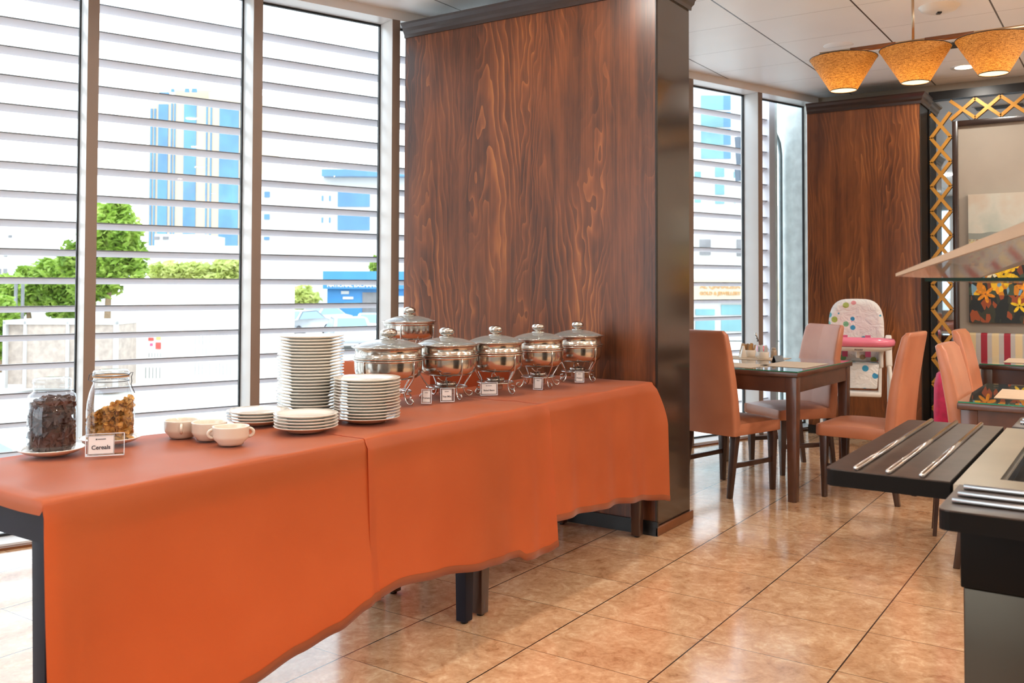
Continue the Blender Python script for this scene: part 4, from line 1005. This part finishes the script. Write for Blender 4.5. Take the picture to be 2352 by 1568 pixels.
# sneeze guard
sg = thing('sneeze_guard', 'sloping glass sneeze guard with beige rim above the counter', 'sneeze guard')
gx0, gx1 = -.72, .30; gy, gz = -1.815, 1.262
M_BEI = noisy('beige_metal', lin(176, 154, 134), .4, amt=.03)
ry, rz_ = -2.35, 1.262+.535*.40
def rim(x): return MB().hexa([(x-.012, gy, gz-.003), (x+.012, gy, gz-.003), (x+.012, gy, gz+.003), (x-.012, gy, gz+.003)], [(x-.012, ry, rz_-.035), (x+.012, ry, rz_-.035), (x+.012, ry, rz_+.015), (x-.012, ry, rz_+.015)])
for xx in (gx0, gx1): rim(xx).build('rim', M_BEI, sg)
MB().hexa([(gx0+.013, gy, gz-.003), (gx1-.013, gy, gz-.003), (gx1-.013, gy, gz+.003), (gx0+.013, gy, gz+.003)], [(gx0+.013, ry, rz_-.01), (gx1-.013, ry, rz_-.01), (gx1-.013, ry, rz_-.004), (gx0+.013, ry, rz_-.004)]).build('sloping_glass', M_GUARD, sg)
sh_ = MB().box(gx0+.013, gx1-.013, ry, gy-.05, gz-.012, gz-.006).build('shelf_glass', M_GUARD, sg)
MB().box(gx0+.0105, gx0+.0128, ry, gy-.05, gz-.0125, gz-.0055).build('shelf_edge', pm('dark_glass_edge', lin(20, 44, 38), .1), sh_)
for xx in (gx0+.06, gx1-.06): MB().tube([(xx, ry+.02, zt+.0045), (xx, ry+.02, rz_-.012)], .012, 10).build('support_post', M_STEEL2, sg)

# ---------------------------------------------------------------- outside
G = -1.6
def onground(u, v): 
    d = at(u, v, 1)-CAM; return CAM+d*((G-CAM.z)/d.z)
gm = noisy('pale_paving', lin(200, 194, 186), .8, amt=.05, sc=.8)
struct(MB().box(-250, 500, -250, 700, G-.3, G).build('ground', gm), 'sunlit pale paving and road outside', 'ground')
struct(MB().prism([(XB-.3, YR-.3), (XF+.4, YR-.3), (XF+.4, wy(XF+.4, .185)), (XB-.3, wy(XB-.3, .185))], G-.3, -.13).build('wall_plinth', noisy('pale_plinth', lin(206, 200, 192), .7)), 'raised plinth below the restaurant floor', 'wall')
def facing(d, u):
    """matrix with local x to the right, y away, at ground, at forward distance d"""
    p = at(u, 650, d); dirx = RT0.copy(); return Matrix.Translation((p.x, p.y, G)) @ Matrix(((dirx.x, FWD.x, 0, 0), (dirx.y, FWD.y, 0, 0), (0, 0, 1, 0), (0, 0, 0, 1)))
def U(u, u0, d): return (u-u0)/FPX*d
def Z(v, d): return CAM.z-G-(v-656.5)/FPX*d
def mbox(M, mat, name, par, u0, u1, v0, v1, uref, d, y0, y1):
    return MB().box(U(u0, uref, d), U(u1, uref, d), y0, y1, max(0, Z(v1, d)), Z(v0, d), M).build(name, mat, par)
M_CREAM = noisy('cream_render', lin(186, 170, 148), .8, amt=.02, sc=.2); M_WHITE = noisy('white_render', lin(200, 198, 196), .8, amt=.02, sc=.2)
M_BLUEG = noisy('blue_glazing', lin(78, 128, 168), .3, amt=.15, sc=.15, Coat_Weight=.3); M_TEAL = noisy('teal_glazing', lin(112, 156, 162), .3, amt=.15, sc=.3)
M_SHOPB = noisy('sky_blue_cladding', lin(60, 130, 186), .5, amt=.05, sc=.5); M_GREYG = noisy('grey_opening', lin(120, 118, 120), .4, amt=.2, sc=1)
# tower
d = 250; Mt = facing(d, 450); tw = thing('office_tower', 'tall cream tower with vertical blue glass bands beyond the trees', 'building')
mbox(Mt, M_CREAM, 'tower_body', tw, 338, 585, 226, 900, 450, d, 0, 25)
mbox(Mt, M_CREAM, 'top_storey', tw, 384, 470, 200, 226, 450, d, 4, 20)
mbox(Mt, M_WHITE, 'roof_parapet', tw, 470, 585, 208, 226, 450, d, 2, 22)
for a, b, c_, e_ in ((342, 346, 250, 640), (350, 354, 250, 640), (360, 382, 240, 640), (389, 392, 238, 640), (396, 399, 238, 640), (419, 447, 236, 640), (470, 473, 240, 640), (480, 483, 240, 640), (501, 545, 242, 640), (388, 396, 204, 212), (420, 430, 193, 212), (436, 448, 193, 212), (361, 384, 212, 224)):
    if c_ == 193: c_ = 203
    if e_ == 640: e_ = 628
    mbox(Mt, M_BLUEG, 'window_band', tw, a, b, c_, e_, 450, d, -.3, .02)
# white office block right of the tower
d = 115; Mt = facing(d, 740); bd = thing('office_block', 'white block with large blue windows behind the blue shop', 'building')
mbox(Mt, M_WHITE, 'block_body', bd, 560, 1010, 408, 900, 740, d, 0, 18)
mbox(Mt, M_WHITE, 'roof_step', bd, 560, 700, 392, 408, 740, d, 4, 14)
mbox(Mt, M_BLUEG, 'roof_canopy', bd, 742, 940, 392, 408, 740, d, -1.5, 8)
for a, b, c_, e_ in ((775, 848, 436, 475), (775, 848, 487, 529), (606, 618, 441, 454), (606, 618, 493, 505), (606, 618, 545, 552), (738, 741, 450, 462), (755, 758, 450, 462), (738, 741, 500, 512), (755, 758, 500, 512)):
    mbox(Mt, M_BLUEG, 'window', bd, a, b, c_, e_, 740, d, -.15, .02)
# low white terrace with domed parapets
d = 95; Mt = facing(d, 430); bd = thing('villa', 'low white villa with small windows below the tower', 'building')
mbox(Mt, M_WHITE, 'villa_body', bd, 300, 700, 566, 700, 430, d, 0, 10)
mbox(Mt, M_WHITE, 'upper_storey', bd, 345, 460, 538, 566, 430, d, 1, 8)
for a, b in ((344, 357), (365, 378)): mbox(Mt, M_GREYG, 'window', bd, a, b, 544, 551, 430, d, .9, 1.02)
d = 110; Mt = facing(d, 30); bd = thing('apartment_house', 'pale house at the left edge behind the trees', 'building')
mbox(Mt, M_WHITE, 'house_body', bd, -200, 40, 550, 700, 30, d, 0, 10); mbox(Mt, M_WHITE, 'roof_room', bd, -200, 30, 485, 550, 30, d, 2, 8)
for a, b, c_, e_ in ((8, 16, 620, 632), (-4, 2, 620, 632), (18, 26, 543, 549), (8, 16, 590, 592)): mbox(Mt, M_GREYG, 'window', bd, a, b, c_, e_, 30, d, -.1, .02)
# utility building with louvred doors
d = 26; Mt = facing(d, 420); bd = thing('utility_building', 'white utility building with slotted metal doors and safety notices', 'building')
M_UT = noisy('off_white_panel', lin(240, 238, 232), .6, amt=.01, sc=1)
mbox(Mt, M_UT, 'building_body', bd, 284, 600, 655, 895, 420, d, 0, 4)
mbox(Mt, M_UT, 'parapet', bd, 280, 604, 647, 658, 420, d, -.12, 4)
mbox(Mt, M_WHITE, 'sign_board', bd, 330, 523, 666, 692, 420, d, -.06, -.01)
m = MB()
for x_, y_ in ((338, 770), ):
    pass
for blk in ((337, 371, 845, 870), (450, 485, 768, 793), (498, 532, 768, 793), (450, 485, 835, 862), (498, 532, 835, 862), (450, 485, 800, 816), (498, 532, 797, 813), (344, 372, 812, 822)):
    for i in range(5):
        uu = blk[0]+(blk[1]-blk[0])*i/4.2; m.box(U(uu, 420, d), U(uu+1.0, 420, d), -.012, -.001, Z(blk[3], d), Z(blk[2], d), Mt)
m.build('door_slots', M_GREYG, bd)
M_RED = noisy('red_notice', lin(226, 92, 84), .6); M_YEL = noisy('yellow_notice', lin(232, 218, 120), .6)
for (a, b, c_, e_, mt_) in ((343, 355, 777, 784, M_RED), (361, 371, 774, 782, M_YEL), (360, 372, 788, 803, M_RED), (347, 353, 790, 796, M_STRAP), (402, 420, 771, 773, M_RED)):
    mbox(Mt, mt_, 'safety_notice', bd, a, b, c_, e_, 420, d, -.03, -.005)
# perforated screen enclosure
d = 24; Mt = facing(d, 140); bd = thing('perforated_enclosure', 'grey perforated panel enclosure with white posts by the road', 'enclosure')
M_PERF = noisy('perforated_grey_panel', lin(176, 160, 148), .6, amt=.12, sc=6)
mbox(Mt, M_PERF, 'side_panel', bd, 20, 66, 745, 885, 140, d, 0, 1.2); mbox(Mt, M_PERF, 'front_panel', bd, 68, 272, 745, 893, 140, d, -.1, 1.2)
for a in (16, 63, 160, 268): mbox(Mt, M_WHITE, 'post', bd, a, a+6, 740, 893, 140, d, -.16, .0)
mbox(Mt, M_WHITE, 'top_rail', bd, 16, 274, 738, 747, 140, d, -.16, 1.3)
# blue shop
d = 76; Mt = facing(d, 800); bd = thing('exchange_shop', 'sky blue shop front with NATIONAL EXCHANGE in white letters', 'shop')
mbox(Mt, M_SHOPB, 'shop_body', bd, 752, 1000, 640, 735, 800, d, 0, 8); mbox(Mt, M_SHOPB, 'fascia', bd, 745, 1010, 624, 664, 800, d, -.6, 0)
mbox(Mt, M_GREYG, 'shutter', bd, 833, 868, 672, 730, 800, d, -.1, .02)
mbox(Mt, M_WHITE, 'notice', bd, 784, 802, 669, 676, 800, d, -.1, .02); mbox(Mt, M_WHITE, 'poster', bd, 788, 812, 682, 688, 800, d, -.1, .02)
mbox(Mt, M_WHITE, 'window_frame', bd, 884, 990, 680, 730, 800, d, -.1, .02)
text('NATIONAL EXCHANGE', .41, M_WHITE, bd, Mt @ Matrix.Translation((U(816, 800, d), -.64, Z(656, d))) @ Matrix.Rotation(PI/2, 4, 'X'), 'lettering', .02, .02)
# wall between
d = 85; Mt = facing(d, 690); bd = thing('garden_wall', 'long cream wall with an arch left of the blue shop', 'wall')
mbox(Mt, M_WHITE, 'wall_face', bd, 560, 752, 612, 730, 690, d, 0, 1)
mbox(Mt, M_GREYG, 'opening', bd, 631, 655, 666, 688, 690, d, -.1, .02); mbox(Mt, M_GREYG, 'arch_shadow', bd, 606, 616, 668, 700, 690, d, -.1, .02)
# jewellery shop and tower on the right
d = 48; Mt = facing(d, 1650); bd = thing('jewellery_shop', 'cream shop with gold AL QAHALEEA GOLD & JEWELLERY lettering', 'shop')
mbox(Mt, M_WHITE, 'shop_body', bd, 1540, 1840, 470, 780, 1650, d, 0, 8); mbox(Mt, M_CREAM, 'fascia', bd, 1560, 1835, 640, 690, 1650, d, -.3, 0)
for a, b, c_, e_ in ((1560, 1589, 700, 755), (1597, 1641, 708, 722), (1656, 1707, 698, 721), (1597, 1641, 733, 756), (1656, 1707, 731, 758), (1760, 1772, 700, 712), (1760, 1774, 725, 735), (1607, 1632, 548, 584), (1692, 1709, 548, 586), (1756, 1772, 560, 590)):
    mbox(Mt, M_TEAL if e_ > 690 else M_GREYG, 'window', bd, a, b, c_, e_, 1650, d, -.08, .02)
M_GL = noisy('gold_letters', lin(190, 140, 84), .5)
text('AL QAHALEEA', .32, M_GL, bd, Mt @ Matrix.Translation((U(1651, 1650, d), -.32, Z(656, d))) @ Matrix.Rotation(PI/2, 4, 'X'), 'lettering', .006, .02)
text('GOLD & JEWELLERY', .235, M_GL, bd, Mt @ Matrix.Translation((U(1651, 1650, d), -.32, Z(672, d))) @ Matrix.Rotation(PI/2, 4, 'X'), 'lettering', .006, .02)
d = 95; Mt = facing(d, 1650); bd = thing('hotel_tower', 'white tower with stacked teal windows behind the jewellery shop', 'building')
mbox(Mt, M_WHITE, 'tower_body', bd, 1560, 1760, 185, 900, 1650, d, 0, 15)
for c_, e_ in ((216, 249), (254, 289), (293, 330), (334, 362)): mbox(Mt, M_TEAL, 'window_band', bd, 1611, 1662, c_, e_, 1650, d, -.1, .02); mbox(Mt, M_BLUEG, 'window_band', bd, 1662, 1679, c_, e_, 1650, d, -.1, .02)
for a, b, c_, e_ in ((1643, 1664, 376, 404), (1643, 1664, 413, 445), (1643, 1664, 455, 466), (1596, 1610, 392, 410), (1596, 1610, 450, 463), (1686, 1690, 392, 406), (1686, 1690, 455, 465)): mbox(Mt, M_TEAL, 'window', bd, a, b, c_, e_, 1650, d, -.1, .02)
# exterior return wall and pipe at the right window
t = thing('facade_fin', 'pale facade fin outside the far right window', 'facade')
wallbox(MB(), 6.42, 6.60, .19, .46, -1.6, 3.2).build('fin_panel', noisy('pale_teal_panel', lin(238, 244, 242), .5, amt=.02, sc=1), t)
wallbox(MB(), 6.19, 6.27, .36, .42, -1.6, 3.2).build('cover_plate', noisy('pale_teal_panel', lin(238, 244, 242), .5), t)
pp = [wp(6.37, .40, -1.5), wp(6.37, .40, 1.5), wp(6.37, .40, 2.45), wp(6.35, .40, 2.56), wp(6.30, .40, 2.64), wp(6.20, .40, 2.66)]
tag(MB().tube(pp, .018, 12).build('drain_pipe', noisy('grey_pipe', lin(150, 162, 166), .4)), 'grey bent drain pipe outside the far right window', 'pipe')
# letters of a sign hung outside
t = thing('facade_sign', 'dark sign letters hung outside the right hand windows', 'sign')
M_SL = noisy('slate_letter', lin(96, 108, 122), .5)
_c = at(1728, 400, 8.95); MB().tube([(_c.x, _c.y, G), (_c.x, _c.y, 2.75)], .02, 10).build('sign_post', M_SL, t)
for (u0, v0, s_) in ((1730, 328, 1.0), (1732, 364, 1.0), (1730, 402, 1.0)):
    for sgn in (-1, 1):
        c0_ = at(u0+sgn*34, v0, 8.95)
        M_ = Matrix.Translation(c0_) @ Matrix.Rotation(ANG, 4, 'Z')
        MB().beam(Vector((_c.x, _c.y, c0_.z)), c0_, .012).build('bracket', M_SL, t)
        MB().box(-.020, .020, -.025, .025, -.058, .058, M_ @ Matrix.Rotation(sgn*.12, 4, 'Y')).build('letter', M_SL, t)

# cars
M_CARW = noisy('white_car_paint', lin(236, 236, 236), .2, amt=.01, Coat_Weight=.6); M_CARG = pm('car_glass', lin(120, 150, 168), .1); M_CARS = noisy('silver_car_paint', lin(190, 194, 200), .25, .3, amt=.02)
M_TYRE = noisy('tyre', lin(50, 50, 54), .8)
def car(label, p, rz, paint, sc_=1):
    t = thing('car', label, 'car', (p.x, p.y, G), rz)
    side = [(-2.15, .35), (-2.2, .62), (-2.05, .88), (-1.45, .95), (-.85, 1.40), (.55, 1.43), (1.25, .98), (2.0, .84), (2.2, .6), (2.15, .35)]
    n = len(side); m = MB(); vs = []
    for y, k in ((-.86, .0), (-.80, 1), (.80, 1), (.86, 0)):
        for x, z in side: vs.append((x*(.985 if k == 0 else 1), y*(.84 if z > 1.0 else 1), z))
    # order: outer sides lower, fine
    fs = []
    for L_ in range(3):
        for i in range(n): fs.append((L_*n+i, L_*n+(i+1) % n, (L_+1)*n+(i+1) % n, (L_+1)*n+i))
    fs += [tuple(range(n)), tuple(range(3*n, 4*n))[::-1]]
    m.add(vs, fs, True); m.build('car_body', paint, t)
    for s_ in (-1, 1):
        g = MB(); y = s_*.74; y2 = s_*.855
        g.add([(-1.30, y2, .97), (1.10, y2, .97), (.48, y, 1.36), (-.80, y, 1.34)], [(0, 1, 2, 3)]); g.build('side_window', M_CARG, t, 0, None, 2, 0, .02)
    g = MB(); g.add([(1.22, -.68, 1.01), (1.22, .68, 1.01), (.60, .6, 1.425), (.60, -.6, 1.425)], [(0, 1, 2, 3)]); g.build('windscreen', M_CARG, t, 0, None, 2, 0, .02)
    g = MB(); g.add([(-1.42, -.68, .985), (-1.42, .68, .985), (-.90, .6, 1.395), (-.90, -.6, 1.395)], [(0, 1, 2, 3)]); g.build('rear_window', M_CARG, t, 0, None, 2, 0, .02)
    for x in (-1.35, 1.35):
        for s_ in (-1, 1):
            MB().lathe([(0, -.1), (.29, -.1), (.32, -.07), (.32, .07), (.29, .1), (0, .1)], 24, (0, 0, 0), True, Matrix.Translation((x, s_*.78, .32)) @ Matrix.Rotation(PI/2, 4, 'X')).build('wheel', M_TYRE, t)
    return t
p = at(-290, 1060, 9.0); car('white car parked close below the left window, its glass showing behind the jar', Vector((p.x, p.y, 0)), ANG-.1, M_CARW)
for (u, v, rz, pt_, lb) in ((800, 800, .9, M_CARS, 'silver car side on beyond the window, left of the raised chafing dish'), (858, 783, .7, M_CARW, 'white car facing the window in front of the blue shop'), (690, 770, .2, M_CARS, 'silver car farther off behind the yellow green bush'), (742, 755, .1, M_CARW, 'white car farthest off in front of the blue shop')):
    p = onground(u, v); car(lb, p, rz, pt_)
p = onground(58, 742+70)
t = thing('street_lamp', 'dark double post with round white lamps at the left edge', 'lamp post', (*at(36, 700, 33.5).xy, G))
for dx in (0, .25): MB().tube([(dx, 0, 0), (dx, 0, 2.85)], .06, 8).build('post', M_GREYG, t)
MB().lathe([(0, -.12), (.1, -.08), (.13, 0), (.1, .08), (0, .12)], 16, (-.15, 0, 1.75)).build('lamp_globe', M_WPL, t)

# trees
def leaf_mat(name, a, b_, c_):
    m = pm(name, a, .6); bs_ = bs(m); o = m.node_tree.nodes['Material Output']
    v = coords(m); n = noise(m, v, 1.1, 4, .7); col = ramp(m, n, [(.35, a), (.5, b_), (.65, c_)]); lk(m, col, bs_.inputs['Base Color'])
    tl = nd(m, 'ShaderNodeBsdfTranslucent'); lk(m, col, tl.inputs[0]); mx = nd(m, 'ShaderNodeMixShader'); mx.inputs[0].default_value = .4
    lk(m, bs_.outputs[0], mx.inputs[1]); lk(m, tl.outputs[0], mx.inputs[2]); lk(m, mx.outputs[0], o.inputs[0]); return m
M_LF = leaf_mat('yellow_green_leaf', lin(96, 128, 38), lin(146, 176, 66), lin(190, 206, 108)); M_LF2 = leaf_mat('lime_leaf', lin(160, 172, 80), lin(194, 202, 116), lin(216, 216, 150)); M_TRUNK = noisy('bark', lin(140, 116, 92), .9)
def tree(label, u, v_base, d, blobs, mat, leaf, n, seed, nm='tree'):
    """blobs: (u, v, ru, rv) ellipses of foliage at distance d"""
    r_ = random.Random(seed); base = at(u, 650, d); t = thing(nm, label, 'tree' if nm == 'tree' else 'shrub', (base.x, base.y, G))
    m = MB(); tot = sum(b[2]*b[3] for b in blobs)
    for (bu, bv, ru, rv) in blobs:
        c_ = at(bu, bv, d)-Vector((base.x, base.y, G)); R1 = ru/FPX*d; R2 = rv/FPX*d
        for i in range(int(n*ru*rv/tot)):
            while True:
                q = Vector((r_.uniform(-1, 1), r_.uniform(-1, 1), r_.uniform(-1, 1)))
                if .25 < q.length < 1: break
            p_ = c_+Vector((q.x*R1, q.y*R1, q.z*R2*(1+.15*math.sin(q.x*9))))
            e = Matrix.Rotation(r_.random()*6.3, 3, 'Z') @ Matrix.Rotation(r_.uniform(-1, 1), 3, 'X') @ Matrix.Rotation(r_.uniform(-1, 1), 3, 'Y')
            s_ = leaf*r_.uniform(.6, 1.3)
            m.add([p_+e @ Vector(w_) for w_ in ((-s_, 0, 0), (0, -s_*.45, .1*s_), (s_, 0, 0), (0, s_*.45, .1*s_))], [(0, 1, 2, 3)])
    fo = m.build('foliage', mat, t); fo['kind'] = 'stuff'
    c0_ = at(blobs[0][0], blobs[0][1], d)-Vector((base.x, base.y, G))
    MB().tube([(0, 0, 0), (c0_.x*.5, c0_.y*.5, c0_.z*.5), tuple(c0_)], [.16*d/35, .11*d/35, .05*d/35], 8).build('trunk', M_TRUNK, t)
tree('tall yellow green tree between the first two windows', 245, 700, 34, [(255, 530, 70, 62), (275, 600, 62, 72), (215, 640, 60, 50), (272, 478, 26, 24), (185, 600, 50, 50)], M_LF, .19, 5200, 1)
tree('wide leafy tree filling the lower left window', 80, 700, 36, [(60, 668, 75, 42), (130, 645, 60, 52), (20, 690, 50, 45), (150, 690, 50, 45), (60, 625, 20, 16)], M_LF, .19, 5200, 2)
tree('low green shrubs at the far left edge', 0, 760, 30, [(0, 770, 22, 60), (10, 720, 30, 40)], M_LF, .16, 1200, 3, 'shrub')
tree('pale lime hedge above the utility building', 440, 640, 44, [(390, 625, 50, 24), (450, 622, 45, 20), (525, 618, 40, 30), (500, 640, 60, 16)], M_LF2, .2, 2600, 4, 'hedge')
tree('pale yellow flowering bush in front of the garden wall', 690, 740, 72, [(690, 690, 48, 34), (650, 720, 50, 26), (715, 735, 40, 24), (640, 745, 36, 20)], M_LF2, .28, 3000, 5, 'bush')
tree('small green tree top beside the third window frame', 858, 640, 90, [(862, 610, 12, 20)], M_LF, .4, 300, 6)
